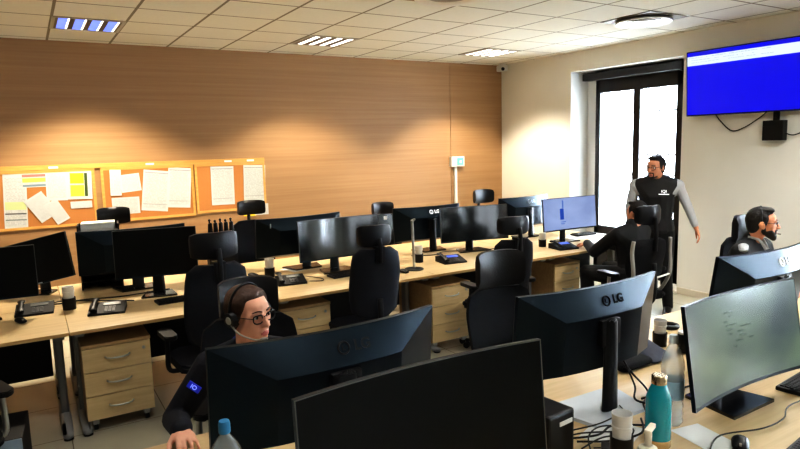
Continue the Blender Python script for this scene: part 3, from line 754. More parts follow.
for (x, y, z, hh, hw, l) in ((.66, 6.16, 1.175, .155, .28, 'chair behind the rear desks whose headrest overlaps middle cork board'), (1.975, 6.16, 1.155, .15, .285, 'chair behind rear desks with headrest in front of yellow sheet'),
                          (3.55, 6.16, 1.03, .145, .27, 'chair behind rear desks whose headrest shows above white-stickered monitor'), (5.1, 6.2, 1.05, .18, .31, 'chair behind rear desks nearest the room corner')):
    office_chair(l, x, y-.12, R(0), headrest=(z, hh, hw), back=(.44, .5), backz=min(z-.56, .6))
office_chair('chair cut by the left picture edge at lower left', -.50, 3.62, U+R(20), fab=FAB, frame='silver', back=(.48, .56), backz=.52)

# ------------------------------------------------------------------ desk clutter
def phone(x, y, rz, label, screen=None):
    t = thing('desk_phone', label, 'phone', (x, y, DZ), rz, 'black desk phones')
    bm = bmesh.new()
    M = Matrix(((0, 0, 1, 0), (1, 0, 0, 0), (0, 1, 0, 0), (0, 0, 0, 1)))
    prism(bm, [(-.1, 0), (.1, 0), (.1, .07), (.07, .075), (-.1, .02)], -.1, .11, M)
    obj('body', bm, BLKM, t)
    ang = math.atan2(.055, .17); T = Matrix.Translation((.03, -.02, .046)) @ Matrix.Rotation(ang, 4, 'X')
    bm = bmesh.new()
    for i in range(3):
        for j in range(4): box(bm, (-.03+.022*i, -.06+.02*j, .006), (.016, .013, .005))
    bmesh.ops.transform(bm, matrix=T, verts=bm.verts); obj('keypad', bm, mat('phone keys', srgb(52, 52, 56), .5, noise=.05), t)
    bm = bmesh.new(); box(bm, (0, .055, .004), (.1, .045, .004)); bmesh.ops.transform(bm, matrix=T, verts=bm.verts); obj('display', bm, screen or mat('phone display', srgb(44, 50, 50), .45, noise=.1), t)
    bm = bmesh.new()
    hull(bm, [((-.07, -.075, .052), (.024, .028, .016)), ((-.07, -.04, .07), (.018, .02, .014))]); hull(bm, [((-.07, -.04, .072), (.015, .015, .012)), ((-.07, .05, .1), (.015, .015, .012))]); hull(bm, [((-.07, .05, .098), (.018, .02, .014)), ((-.07, .085, .098), (.024, .026, .016))])
    obj('handset', bm, BLK, t, True, 50)
    t.scale = (1.12, 1., .72)
    return t
phone(.40, 4.70, R(-12), 'black desk phone at far left, beside the white cup')
phone(1.79, 4.76, R(-10), 'black desk phone left of centre, beside the navy chair')
PHB = mat('bluish phone display', srgb(90, 110, 190), .2, emis=srgb(70, 90, 200), es=.5)
phone(3.36, 4.66, R(-8), 'desk phone with bluish display in front of the silver-sheened screen', PHB)
phone(4.70, 4.52, R(-8), 'desk phone in front of the lit blue monitor', PHB)
def keyboard(x, y, rz, label, w=.44, d=.135, z=DZ):
    t = thing('keyboard', label, 'keyboard', (x, y, z), rz, 'black keyboards')
    obj('case', b2(bmesh.new(), -w/2, w/2, -d/2, d/2, 0, .018, .004), BLK, t)
    bm = bmesh.new(); nx, ny = int(w/.0195)-1, 6
    for i in range(nx):
        for j in range(ny):
            xx = -w/2+.016+i*(w-.03)/nx; yy = -d/2+.01+j*(d-.018)/ny
            b2(bm, xx, xx+.0155, yy, yy+.0155, .018, .023)
    k = obj('keys', bm, BLKM, t); k['kind'] = 'stuff'
    return t
phone(-.04, 4.99, R(-4), 'black desk phone at the left picture edge behind the small mouse')
keyboard(.95, 4.72, R(4), 'black keyboard in front of the flat black monitor')
keyboard(2.36, 4.74, R(4), 'black keyboard beside the navy chair')
keyboard(4.0, 4.66, R(-3), 'black keyboard below the silver-sheened screen', .36)
keyboard(1.36+.12, 5.0-.1, R(10), 'keyboard behind the white cup at centre left', .3)
keyboard(2.97, 1.33, R(6), 'black keyboard under the pale green monitor')
keyboard(2.42, 1.02, R(8), 'black keyboard at the lower right corner')
keyboard(5.55, 5.02, R(-4), 'black keyboard lying on papers near the window', .3, .12, DZ+.004)
def mouse(x, y, rz, label, m=BLK):
    t = thing('computer_mouse', label, 'mouse', (x, y, DZ), rz, 'computer mice')
    bm = bmesh.new(); hull(bm, [((0, -.025, .012), (.028, .028, .012)), ((0, .02, .016), (.03, .034, .018))]); obj('shell', bm, m, t, True)
    bm = bmesh.new(); cyl(bm, (-.004, -.032, .022), (.004, -.032, .022), .008, seg=12); obj('wheel', bm, GREYP, t)
mouse(-.12, 4.74, R(20), 'small black mouse at the left desk edge')
mouse(2.75, 4.51, R(10), 'black mouse right of the navy chair')
mouse(2.12, 1.17, R(-60), 'black mouse at the bottom edge, right of teal bottle', BLK)
mouse(.34, 5.66, R(0), 'small black mouse on the rear left desk')
mouse(.47, 5.64, R(40), 'black mouse further right on rear left desk')
mouse(1.62, 5.2, R(30), 'dark mouse left of the white cup at centre left')
def cup(x, y, desc, s=1., k=1., hk=1.):
    t = thing('cup_holder', 'black round cup holder ' + desc, 'cup holder', (x, y, DZ), 0, 'black cup holders')
    bm = bmesh.new(); lathe(bm, [(0, 0), (.043*s, 0), (.045*s, .085*s*k*hk), (.042*s, .085*s*k*hk), (.04*s, .006), (0, .006)]); obj('shell', bm, BLK, t, True, 40)
    t = thing('plastic_cup', 'white plastic cup stacked in black holder ' + desc, 'cup', (x, y, DZ+.007), 0, 'white plastic cups')
    bm = bmesh.new(); lathe(bm, [(0, 0), (.03*s, 0), (.0395*s, .155*s*k), (.041*s, .157*s*k), (.039*s, .157*s*k), (.029*s, .004), (0, .004)]); obj('wall', bm, CUPW, t, True, 40)
    bm = bmesh.new(); lathe(bm, [(.0365*s, .12*s*k), (.0405*s, .12*s*k), (.041*s, .125*s*k), (.0375*s, .125*s*k)]); obj('rim', bm, CUPW, t, True, 40)
cup(.18, 4.94, 'at far left')
cup(1.73, 5.08, 'left of centre')
cup(3.12, 4.84, 'right of the silver pole', .95)
cup(4.62, 4.74, 'left of the lit monitor', .9)
cup(2.86, 2.04, 'beside the dark LG monitor', .85)
cup(1.635, 1.30, 'in the foreground by the teal bottle', .85, 1.5, 1.18)
# slim silver pole on a round foot
t = thing('desk_pole_stand', 'slim silver pole on a round black foot', 'stand', (2.9, 4.58, DZ))
bm = bmesh.new(); lathe(bm, [(0, 0), (.085, 0), (.085, .008), (.05, .014), (0, .016)]); obj('foot', bm, BLK, t, True, 40)
bm = bmesh.new(); cyl(bm, (0, 0, .012), (-.012, .0, .44), .0125, seg=14); obj('pole', bm, SILV, t, True, 40)
bm = bmesh.new(); hull(bm, [((-.012, 0, .44), (.016, .016, .014)), ((-.0, -.02, .455), (.01, .012, .01))]); obj('head', bm, GREYP, t, True)
# bottles
t = thing('steel_bottle', 'teal steel bottle with metallic cap and base', 'bottle', (1.89, 1.345, DZ))
bm = bmesh.new(); lathe(bm, [(.044, .03), (.0455, .034), (.0455, .165), (.043, .19), (.034, .215), (.027, .23), (.025, .238)]); obj('body', bm, TEAL, t, True, 60)
bm = bmesh.new(); lathe(bm, [(0, 0), (.042, 0), (.0455, .006), (.0455, .033), (.044, .034)]); obj('base_band', bm, STEEL, t, True, 40)
bm = bmesh.new(); lathe(bm, [(.025, .236), (.027, .238), (.027, .266), (.024, .27), (0, .27)]); obj('cap', bm, STEEL, t, True, 40)
def petbottle(x, y, hgt, r, label, cap, lab=True):
    t = thing('plastic_bottle', label, 'bottle', (x, y, DZ), 0, 'clear plastic water bottles')
    s = hgt/.33
    prof = [(0, .004), (r*.8, 0), (r, .012)]
    z = .02
    while z < .2*s: prof += [(r, z), (r*.95, z+.012), (r, z+.024)]; z += .03
    prof += [(r, .215*s), (r*.95, .235*s), (r*.8, .258*s), (r*.56, .278*s), (.014, .296*s), (.0135, .31*s)]
    bm = bmesh.new(); lathe(bm, prof); obj('shell', bm, PET, t, True, 60)
    bm = bmesh.new(); lathe(bm, [(.016, .3*s), (.0165, .302*s), (.0165, .322*s), (.014, .33*s), (0, .33*s)]); obj('cap', bm, cap, t, True, 40)
    if lab:
        bm = bmesh.new(); lathe(bm, [(r*1.005, .1*s), (r*1.012, .102*s), (r*1.012, .165*s), (r*1.005, .167*s)]); obj('label_band', bm, LBL, t, True, 40)
petbottle(2.09, 1.43, .36, .044, 'clear water bottle with pale cap behind the teal bottle', PBCAP)
petbottle(.405, 1.64, .375, .05, 'clear water bottle with blue cap before the woman', BCAP, False)
t = thing('soap_dispenser', 'cream pump dispenser at the bottom edge', 'dispenser', (1.70, 1.245, DZ))
bm = bmesh.new(); lathe(bm, [(0, 0), (.034, 0), (.036, .01), (.036, .075), (.03, .09), (.016, .096), (.014, .1)]); obj('body', bm, CREAM, t, True, 40)
bm = bmesh.new(); cyl(bm, (0, 0, .1), (0, 0, .15), .012, seg=14); box(bm, (.022, .01, .146), (.07, .02, .016), Matrix.Rotation(R(20), 3, 'Z'), .005); obj('pump', bm, CREAM, t, True, 40)
t = thing('drink_can', 'small black can with white lid behind the clear bottle', 'can', (2.86, 1.9, DZ))
bm = bmesh.new(); lathe(bm, [(0, 0), (.026, 0), (.03, .006), (.03, .095), (.027, .1)]); obj('can_body', bm, BLK, t, True, 40)
bm = bmesh.new(); lathe(bm, [(.0275, .1), (.029, .101), (.029, .112), (0, .114)]); obj('lid', bm, WHT, t, True, 40)
t = obj('tape_roll', tube(bmesh.new(), [(.045*math.cos(2*PI*k/24), .045*math.sin(2*PI*k/24), .014) for k in range(24)], .013, 8, True), BLK, None, True); t.location = (3.17, 2.2, DZ)
tag(t, 'black ring-shaped roll lying near the desk edge', 'roll')
t = thing('folded_cloth', 'grey blue folded cloth beside the black cup holder', 'cloth', (2.66, 1.93, DZ))
bm = bmesh.new(); hull(bm, [((-.06, -.04, .01), (.03, .03, .01)), ((.06, -.02, .012), (.03, .03, .012)), ((.02, .06, .06), (.03, .02, .02)), ((-.04, .05, .04), (.03, .02, .02))]); obj('cloth', bm, mat('grey blue cloth', srgb(70, 76, 92), .8, noise=.15, nscale=50), t, True, 60)
t = thing('black_pouch', 'black pouch behind the dark LG monitor stand', 'pouch', (2.47, 1.93, DZ))
bm = bmesh.new(); hull(bm, [((-.09, -.04, .02), (.03, .03, .02)), ((.09, -.03, .02), (.03, .03, .02)), ((-.07, .05, .03), (.03, .02, .025)), ((.07, .05, .03), (.03, .02, .025))]); obj('pouch', bm, FAB, t, True, 60)
t = thing('computer_box', 'black computer box with white label in the foreground', 'computer', (1.455, 1.5, DZ), R(6))
obj('case', b2(bmesh.new(), -.075, .06, -.1, .1, 0, .215, .01), BLK, t)
obj('label_plate', b2(bmesh.new(), -.02, .045, -.1025, -.1, .17, .185), PLAINP, t)
bm = bmesh.new()
for p in ((-.01, .08), (-.035, .055), (.02, .055)): cyl(bm, (p[0], -.104, p[1]), (p[0], -.1, p[1]), .004, seg=10)
obj('sockets', bm, SILV, t)
t = thing('charger_plug', 'black plug with red end lying among the cables', 'plug', (1.70, 1.42, DZ), R(40))
obj('body', b2(bmesh.new(), -.03, .03, -.016, .016, 0, .024, .006), BLK, t); obj('end', b2(bmesh.new(), -.045, -.03, -.014, .014, .002, .02, .003), REDP, t)
def flatsheet(x, y, w, d, rz, label, m=PLAINP, z=DZ+.0008):
    o = obj('paper_sheet', b2(bmesh.new(), -w/2, w/2, -d/2, d/2, 0, .0008), m); o.location = (x, y, z); o.rotation_euler = (0, 0, rz); return tag(o, label, 'paper')
flatsheet(1.83, 1.5, .21, .18, R(20), 'white paper lying under the tangled cables')
flatsheet(5.58, 5.0, .42, .3, R(8), 'white papers spread on the desk near the window')
flatsheet(5.25, 4.95, .3, .21, R(-12), 'white sheet under the lit blue monitor')
flatsheet(2.08, 1.28, .14, .2, R(-10), 'white paper strip right of the teal bottle')
flatsheet(2.05, 5.28, .22, .2, R(20), 'white sheet under the grey green reflecting monitor')
# rear desk tray, papers and small handsets
t = thing('document_tray', 'black document tray behind the flat black monitor', 'tray', (.47, 5.64, DZ), R(-6))
for z in (.06, .2, .34, .46): obj('shelf', b2(bmesh.new(), -.15, .15, -.11, .11, z, z+.008), BLK, t)
for sx in (-.15, .15): obj('side', b2(bmesh.new(), sx-.006, sx+.006, -.11, .11, 0, .53), BLK, t)
obj('back_panel', b2(bmesh.new(), -.15, .15, .102, .11, 0, .53), BLK, t)
bm = bmesh.new(); 
o = obj('paper_stack', b2(bmesh.new(), -.125, .125, -.1, .09, 0, .075, .002), PLAINP); o.location = (.47, 5.635, DZ+.469); o.rotation_euler = (0, 0, R(-8)); tag(o, 'stack of white papers in the black document tray', 'paper')
t = thing('handset_charger', 'black charging rack carrying a row of small handsets', 'charger', (1.47, 5.6, DZ), 0)
obj('body', b2(bmesh.new(), -.13, .13, -.05, .05, 0, .34, .008), BLK, t); obj('ledge', b2(bmesh.new(), -.135, .135, -.055, .055, .34, .36, .004), BLKM, t)
nm = ['first', 'second', 'third', 'fourth', 'fifth']
for k in range(5):
    h = thing('radio_handset', 'black upright handset, %s from the left in the charging rack' % nm[k], 'handset', (1.375+.048*k, 5.6, DZ+.36), 0, 'small handsets in the charging rack')
    bm = bmesh.new(); hull(bm, [((0, 0, .016), (.023, .018, .016)), ((0, 0, .085), (.019, .016, .014))]); obj('body', bm, BLK, h, True, 50)
    bm = bmesh.new(); cyl(bm, (-.004, 0, .07), (-.004, 0, .12-.01*(k % 2)), .008, seg=8); ell(bm, (-.004, 0, .12-.01*(k % 2)), .012); obj('antenna', bm, BLK, h, True, 50)
# computer tower on floor at left, cables
t = thing('floor_computer', 'grey blue computer case standing on the floor at lower left', 'computer', (-.205, 3.92, 0), R(-4))
obj('case', b2(bmesh.new(), -.075, .075, -.2, .2, .01, .35, .006), BLKM, t); obj('front_panel', b2(bmesh.new(), -.073, .073, -.206, -.2, .012, .348, .004), BLUEB, t)
cable('desk_cable', [(1.58, 1.36, .745), (1.7, 1.5, .748), (1.82, 1.54, .745), (1.9, 1.46, .745), (1.78, 1.4, .745)], .003, 'black cable curling under the tangle by the pale stand foot')
cable('desk_cable', [(1.56, 1.6, .745), (1.7, 1.58, .745), (1.84, 1.56, .745), (2.0, 1.58, .745)], .003, 'straight black cable in front of the pale stand foot')
cable('desk_cable', [(1.62, 1.56, .74), (1.75, 1.5, .745), (1.86, 1.52, .745), (1.98, 1.44, .745)], .004, 'black cable lowest in the tangle behind the cup')
cable('desk_cable', [(1.64, 1.5, .75), (1.76, 1.44, .745), (1.9, 1.42, .745), (2.0, 1.5, .745)], .004, 'black cable crossing the tangle by the computer box')
cable('desk_cable', [(1.62, 1.46, .745), (1.74, 1.47, .75), (1.85, 1.44, .75), (1.96, 1.52, .745), (2.02, 1.62, .75)], .003, 'black cable running toward the glossy stand foot')
cable('desk_cable', [(1.66, 1.44, .745), (1.78, 1.38, .745), (1.84, 1.46, .745), (1.72, 1.53, .75), (1.64, 1.55, .75)], .003, 'black cable loop next to the red-ended plug')
cable('desk_cable', [(2.06, 1.70, 1.02), (2.1, 1.66, .9), (2.14, 1.64, .8), (2.1, 1.6, .76), (2.18, 1.52, .745)], .0045, 'black cable hanging from the dark LG monitor')
cable('desk_cable', [(2.08, 1.70, .98), (2.15, 1.68, .86), (2.2, 1.62, .77), (2.12, 1.58, .745), (2.05, 1.5, .745)], .0045, 'thin black cable crossing the hanging one')
cable('desk_cable', [(1.98, 1.2, .745), (2.12, 1.245, .745), (2.3, 1.19, .745), (2.45, 1.19, .745), (2.62, 1.24, .745), (3.0, 1.2, .745)], .003, 'long black cable winding before the pale green monitor')
cable('desk_cable', [(2.16, 1.62, .745), (2.35, 1.6, .745), (2.5, 1.58, .745), (2.6, 1.56, .745)], .0045, 'black cable lying behind the clear bottle')
cable('desk_cable', [(1.95, 4.9, .745), (2.05, 4.72, .742), (2.02, 4.62, .742), (1.92, 4.66, .745)], .004, 'thin black cable right of the centre left phone')
cable('desk_cable', [(-.05, 5.2, .745), (.1, 5.1, .745), (.3, 5.12, .745), (.55, 5.06, .745), (.9, 5.1, .745)], .006, 'black cable behind the far left phone')
cable('desk_cable', [(.0, 5.0, .745), (.12, 5.18, .745), (.35, 5.04, .745), (.6, 4.86, .745)], .005, 'black cable crossing beside the far left cup')
cable('desk_cable', [(3.2, 5.1, .745), (3.4, 5.0, .745), (3.6, 5.08, .745), (3.9, 4.92, .745), (4.1, 4.9, .745)], .005, 'black cable below the silver-sheened screen')
o = obj('sticker', b2(bmesh.new(), -.018, .018, -.0006, 0, -.018, .018), PLAINP)
o.location = (2.965, 5.19, 1.135); o.rotation_euler = (0, 0, R(-2)); tag(o, 'small white square sticker on the dark small monitor', 'sticker')

# ------------------------------------------------------------------ people
def xf(bm, M): bmesh.ops.transform(bm, matrix=M, verts=bm.verts); return bm
def merge(dst, src, M=None):
    if M is not None: xf(src, M)
    me = bpy.data.meshes.new('m'); src.to_mesh(me); src.free(); dst.from_mesh(me); bpy.data.meshes.remove(me)
def caps(bm, a, ra, b, rb): return hull(bm, [(a, (ra,)*3), (b, (rb,)*3)])
def head_mesh(f=False):
    """closed volumes of a head, origin between the ears, face towards -Y"""
    bm = bmesh.new()
    ell(bm, (0, .012, .03), (.074, .094, .08), None, 20, 14)
    j = .92 if f else 1.05
    hull(bm, [((0, -.055, .035), (.052, .03, .04)), ((.044, -.045, -.018), .022*1) if False else ((.044, -.046, -.018), (.022, .022, .022)), ((-.044, -.046, -.018), (.022, .022, .022)),
              ((.046*j, .0, -.062), (.016, .018, .02)), ((-.046*j, .0, -.062), (.016, .018, .02)), ((0, -.068, -.105), (.022*j, .016, .016)), ((0, -.07, -.066), (.03, .018, .028))])
    hull(bm, [((0, -.086, .01), (.008, .006, .008)), ((0, -.108, -.03), (.0105, .009, .009)), ((.013, -.09, -.034), (.007, .008, .007)), ((-.013, -.09, -.034), (.007, .008, .007))])
    for s in (-1, 1):
        hull(bm, [((s*.014, -.083, .023), (.008, .007, .006)), ((s*.045, -.07, .021), (.01, .008, .006))])
        ell(bm, (s*.078, .008, -.008), (.008, .018, .031), Matrix.Rotation(R(-12), 3, 'X'))
    hull(bm, [((-.016, -.086, -.063), (.007, .007, .005)), ((.016, -.086, -.063), (.007, .007, .005)), ((0, -.09, -.062), (.012, .006, .0055))])
    hull(bm, [((-.014, -.085, -.073), (.007, .007, .006)), ((.014, -.085, -.073), (.007, .007, .006)), ((0, -.088, -.074), (.01, .006, .006))])
    return bm
def hand_mesh(curl=25, spread=6, side=1):
    """relaxed hand: wrist at origin, fingers towards -Z, palm towards -Y; side=+1: thumb on +X"""
    bm = bmesh.new()
    hull(bm, [((0, 0, .005), (.026, .019, .02)), ((-.028, 0, -.07), (.011, .011, .014)), ((.028, 0, -.072), (.011, .011, .014)), ((.022*side, -.006, -.035), (.02, .014, .02))])
    for i, (ln) in enumerate((.072, .08, .074, .058)):
        x = side*(.03-.02*i); a = R(curl); p = Vector((x, 0, -.076)); d = Vector((math.sin(R(spread*(1.5-i)))*side, -math.sin(a*.6), -math.cos(a*.6))).normalized()
        p1 = p+d*ln*.45; d2 = (d+Vector((0, -math.tan(a), 0))*.8).normalized(); p2 = p1+d2*ln*.32; d3 = (d2+Vector((0, -math.tan(a), .1))*.8).normalized(); p3 = p2+d3*ln*.25
        r = .0092-.0006*i
        caps(bm, p, r, p1, r*.95); caps(bm, p1, r*.95, p2, r*.88); caps(bm, p2, r*.88, p3, r*.78)
    p = Vector((side*.03, -.008, -.02)); p1 = p+Vector((side*.024, -.012, -.028)); p2 = p1+Vector((side*.008, -.008, -.03)); p3 = p2+Vector((-side*.002, -.006, -.02))
    caps(bm, p, .014, p1, .011); caps(bm, p1, .011, p2, .01); caps(bm, p2, .01, p3, .008)
    return bm
def frame(o, z, yhint):
    """matrix with local Z = z, local Y as near yhint as possible"""
    z = Vector(z).normalized(); y = Vector(yhint); y = (y-z*y.dot(z)).normalized(); x = y.cross(z)
    M = Matrix((x, y, z)).transposed().to_4x4(); M.translation = o; return M
def person(label, head, face, body, J, gender, skin, lip, hair, top, trousers, shoes=True, vox=.005, handyaw=None, pelvis=None, standing=False, bulk=1.0, sleeve=None, vest=None, headtilt=0., sidetilt=0.):
    """J: joints in world space: sh_l, el_l, wr_l (left arm) and _r, hip_l, kn_l, an_l and _r; head = head centre; face, body = facing directions"""
    root = thing('person', label, 'person', (pelvis[0], pelvis[1], 0))
    inv = Matrix.Translation((-pelvis[0], -pelvis[1], 0))
    V = {k: inv @ Vector(v) for k, v in J.items()}
    hc = inv @ Vector(head); pv = inv @ Vector(pelvis)
    f = Vector(face).normalized(); bf = Vector((body[0], body[1], 0)).normalized(); side = Vector((-bf.y, bf.x, 0))   # side = the person's left
    hs = .96 if gender == 'f' else 1.0
    HM = frame(hc, Vector((0, 0, 1))+side*sidetilt, -f) @ Matrix.Rotation(headtilt, 4, 'X') @ Matrix.Diagonal((hs, hs, hs, 1))
    shc = (V['sh_l']+V['sh_r'])/2; neckb = shc+Vector((0, 0, .05))-bf*.01
    chest = shc*.62+pv*.38; waist = shc*.28+pv*.72
    b = bulk
    def blob(c, a, d, h):   # ellipsoid-ish cluster aligned with the body: a = half width, d = half depth
        return [(c+side*(a-d), (d, d, h)), (c-side*(a-d), (d, d, h))]
    def torso(bm, g, si=0.):
        sl_, sr_ = V['sh_l'].lerp(shc, si), V['sh_r'].lerp(shc, si)
        hull(bm, [(sl_, (.055*b+g,)*3), (sr_, (.055*b+g,)*3), (neckb, (.05+g,)*3)] + blob(chest+Vector((0, 0, .06)), .165*b+g, .105*b+g, .07) , 12, 8)
        hull(bm, blob(chest+Vector((0, 0, .06)), .165*b+g, .105*b+g, .07)+blob(waist, .14*b+g, .095*b+g, .06))
        hull(bm, blob(waist, .14*b+g, .095*b+g, .06)+blob(pv+Vector((0, 0, .0)), .165*b+g, .11*b+g, .07))
        if gender == 'f':
            for s in (1, -1): hull(bm, [(chest+bf*.085+side*.07*s+Vector((0, 0, .02)), (.055+g,)*3), (chest+bf*.02+side*.06*s+Vector((0, 0, .08)), (.06+g,)*3)])
    def arm(bm, s, g, upto=1.):
        w = V['el_'+s].lerp(V['wr_'+s], upto)
        caps(bm, V['sh_'+s], .052*b+g, V['el_'+s], .042*b+g); caps(bm, V['el_'+s], .042*b+g, w, (.03+.012*(1-upto))*b+g)
    def leg(bm, s, g):
        caps(bm, V['hip_'+s], .085*b+g, V['kn_'+s], .058*b+g); caps(bm, V['kn_'+s], .056*b+g, V['an_'+s], .038*b+g*1.2)
    # skin body: one continuous surface
    bm = bmesh.new(); torso(bm, -.012)
    for s in 'lr': arm(bm, s, -.004); leg(bm, s, -.006)
    caps(bm, HM @ Vector((0, .022, -.06)), .05*hs, neckb, .058*hs)
    merge(bm, head_mesh(gender == 'f'), HM)
    for s in 'lr':
        d = (V['wr_'+s]-V['el_'+s]).normalized()
        pd = Vector(handyaw[s]) if handyaw and s in handyaw else -side*(1 if s == 'l' else -1)
        fl = handyaw.get(s+'_dir') if handyaw else None
        merge(bm, hand_mesh(30, 6, -1 if s == 'l' else 1) if False else hand_mesh(30, 6, 1 if s == 'r' else -1), frame(V['wr_'+s], -(Vector(fl) if fl else d), -pd))
        ft = V['an_'+s]+Vector((0, 0, -.03)); hull(bm, [(ft-bf*.02, (.032,)*3), (ft+bf*.15+Vector((0, 0, -.02)), (.03, .03, .018))])
    body_o = remeshed('body', bm, [skin, lip], root, vox, 3, .45)
    hi = HM.inverted()
    for p in body_o.data.polygons:
        c = hi @ p.center
        if abs(c.x) < .022 and abs(c.z+.068) < .0105*(1-(c.x/.024)**2)+.001 and c.y < -.085: p.material_index = 1
    # eyes, brows
    for s in (-1, 1):
        bm = bmesh.new(); ell(bm, (s*.031, -.0715, .003), (.0135, .0105, .0085), None, 14, 10); e = obj('eye', xf(bm, HM), EYEW, root, True)
        bm = bmesh.new(); ell(bm, (s*.031-.0, -.0805, .003), (.0062, .0025, .0062), None, 12, 8); obj('iris', xf(bm, HM), IRIS, e, True)
        bm = bmesh.new(); tube(bm, smoothpts([(s*.012, -.0905, .0255), (s*.03, -.086, .031), (s*.05, -.072, .026)], 4), [.0022, .003, .0034, .0034, .0032, .003, .0028, .0022, .0014][:9], 6); obj('eyebrow', xf(bm, HM), hair, root, True)
    # hair
    bm = bmesh.new()
    if gender == 'f':
        hull(bm, [((0, .03, .042), (.081, .088, .08)), ((0, .015, .075), (.066, .078, .046))], 20, 14)
        hull(bm, [((0, .055, -.03), (.07, .05, .05)), ((0, .045, .03), (.08, .075, .06))])
        for s in (-1, 1): hull(bm, [((s*.062, .0, .05), (.02, .04, .04)), ((s*.07, .02, -.01), (.014, .026, .03)), ((s*.04, -.02, .085), (.022, .022, .018))])
        hull(bm, [((0, .1, .0), (.035, .03, .035)), ((0, .115, .01), (.03, .03, .03))])
    else:
        hull(bm, [((0, .028, .045), (.08, .086, .078)), ((0, .012, .078), (.066, .074, .043))], 20, 14)
        hull(bm, [((0, .06, -.035), (.06, .045, .045)), ((0, .05, .03), (.078, .07, .06))])
        hull(bm, [((-.03, -.04, .098), (.026, .03, .02)), ((.03, -.04, .098), (.026, .03, .02)), ((0, .02, .1), (.06, .05, .026))])
        for s in (-1, 1): hull(bm, [((s*.066, -.002, .04), (.014, .03, .034)), ((s*.07, -.006, .005), (.009, .014, .024))])
    hr = remeshed('hair', xf(bm, HM), hair, root, .004, 3, .5)
    # clothes
    bm = bmesh.new(); g = .014; ga = .004 if vest else g; torso(bm, g-.004)
    sl = sleeve or (1., 1.)
    for i, s in enumerate('lr'): arm(bm, s, ga, sl[i])
    caps(bm, neckb, .062, neckb+Vector((0, 0, .028))+bf*.006, .06)
    tp = remeshed('jacket', bm, top, root, vox, 4, .5)
    if vest:
        bm = bmesh.new(); torso(bm, g+.009, .22)
        caps(bm, neckb, .068, neckb+Vector((0, 0, .05))+bf*.008, .066)
        remeshed('vest', bm, vest, root, vox, 4, .5)
    bm = bmesh.new()
    for s in 'lr': leg(bm, s, g)
    hull(bm, blob(pv, .172*b+g, .115*b+g, .085)+[(V['hip_l'], (.085*b+g,)*3), (V['hip_r'], (.085*b+g,)*3)])
    remeshed('trousers', bm, trousers, root, .006, 3, .5)
    for s in 'lr':
        ft = V['an_'+s]; g0 = ft.z-.085
        bm = bmesh.new(); hull(bm, [((ft.x-bf.x*.03, ft.y-bf.y*.03, g0+.035), (.038, .038, .035)), ((ft.x+bf.x*.17, ft.y+bf.y*.17, g0+.022), (.04, .04, .022)), ((ft.x, ft.y, g0+.075), (.042, .042, .03))])
        obj('shoe', bm, LEATH, root, True, 60)
    return root, HM, V, dict(bf=bf, side=side, chest=chest, shc=shc, neckb=neckb, waist=waist)
def glasses(root, HM, rim=BLK, r=.021):
    bm = bmesh.new()
    for s in (-1, 1):
        sq = lambda v: math.copysign(abs(v)**.62, v)
        tube(bm, [(s*.034+1.15*r*sq(math.cos(2*PI*k/24)), -.095+.007*abs(math.cos(2*PI*k/24)), .0+.82*r*sq(math.sin(2*PI*k/24))+.003*s*math.cos(2*PI*k/24)) for k in range(24)], .0028, 6, True)
        tube(bm, smoothpts([(s*.055, -.09, .006), (s*.076, -.05, .01), (s*.082, .005, .008), (s*.08, .02, -.006)], 4), .002, 6)
    tube(bm, smoothpts([(-.009, -.095, .004), (0, -.099, .008), (.009, -.095, .004)], 4), .002, 6)
    g = obj('glasses', xf(bm, HM), rim, root, True)
    return g
def headset(root, HM, mics=1, sides=(-1, 1)):
    bm = bmesh.new(); tube(bm, [(.091*math.cos(a), .018, .015+.112*math.sin(a)) for a in [R(4+172*k/24) for k in range(25)]], .0055, 8)
    h = obj('headset', xf(bm, HM), BLK, root, True)
    for s in sides:
        bm = bmesh.new(); cyl(bm, (s*.08, .012, -.004), (s*.102, .012, -.004), .034, .03, 20); obj('ear_cup', xf(bm, HM), BLK, h, True, 40)
        bm = bmesh.new(); cyl(bm, (s*.1015, .012, -.004), (s*.1045, .012, -.004), .017, .015, 16); obj('cup_cap', xf(bm, HM), SILV, h, True, 40)
    bm = bmesh.new(); s = mics; tube(bm, smoothpts([(s*.1, .0, -.02), (s*.095, -.04, -.052), (s*.065, -.09, -.076), (s*.03, -.112, -.08)], 6), .0035, 8); hull(bm, [((s*.04, -.108, -.079), (.007, .007, .006)), ((s*.022, -.116, -.08), (.007, .007, .006))])
    obj('microphone', xf(bm, HM), SILV if False else GREYP, h, True)
    return h

# woman at the near block, three-quarter to the camera's right
wy = 2.5
root, HM, V, X = person('woman in navy jacket with glasses and headset seated at near desk', (.715, 2.37, 1.192), (.40, -.90, -.16), (.12, -1, 0),
    dict(sh_l=(.91, 2.47, .96), el_l=(1.02, 2.50, .71), wr_l=(.95, 2.27, .785), sh_r=(.575, 2.50, .965), el_r=(.44, 2.58, .74), wr_r=(.425, 2.385, .775),
         hip_l=(.9, 2.72, .53), kn_l=(.92, 2.26, .50), an_l=(.92, 2.27, .09), hip_r=(.72, 2.72, .53), kn_r=(.68, 2.26, .50), an_r=(.68, 2.28, .09)),
    'f', SKIN_W, LIP_W, HAIRB, NAVY, BLKC, vox=.005, pelvis=(.81, 2.71, .55), handyaw=dict(l=(0, 0, -1), r=(0, 0, -1), l_dir=(-.1, -1, -.15), r_dir=(.0, -1, -.1)), bulk=.98, headtilt=R(3), sidetilt=-.06)
glasses(root, HM)
headset(root, HM, -1, (-1, 1))
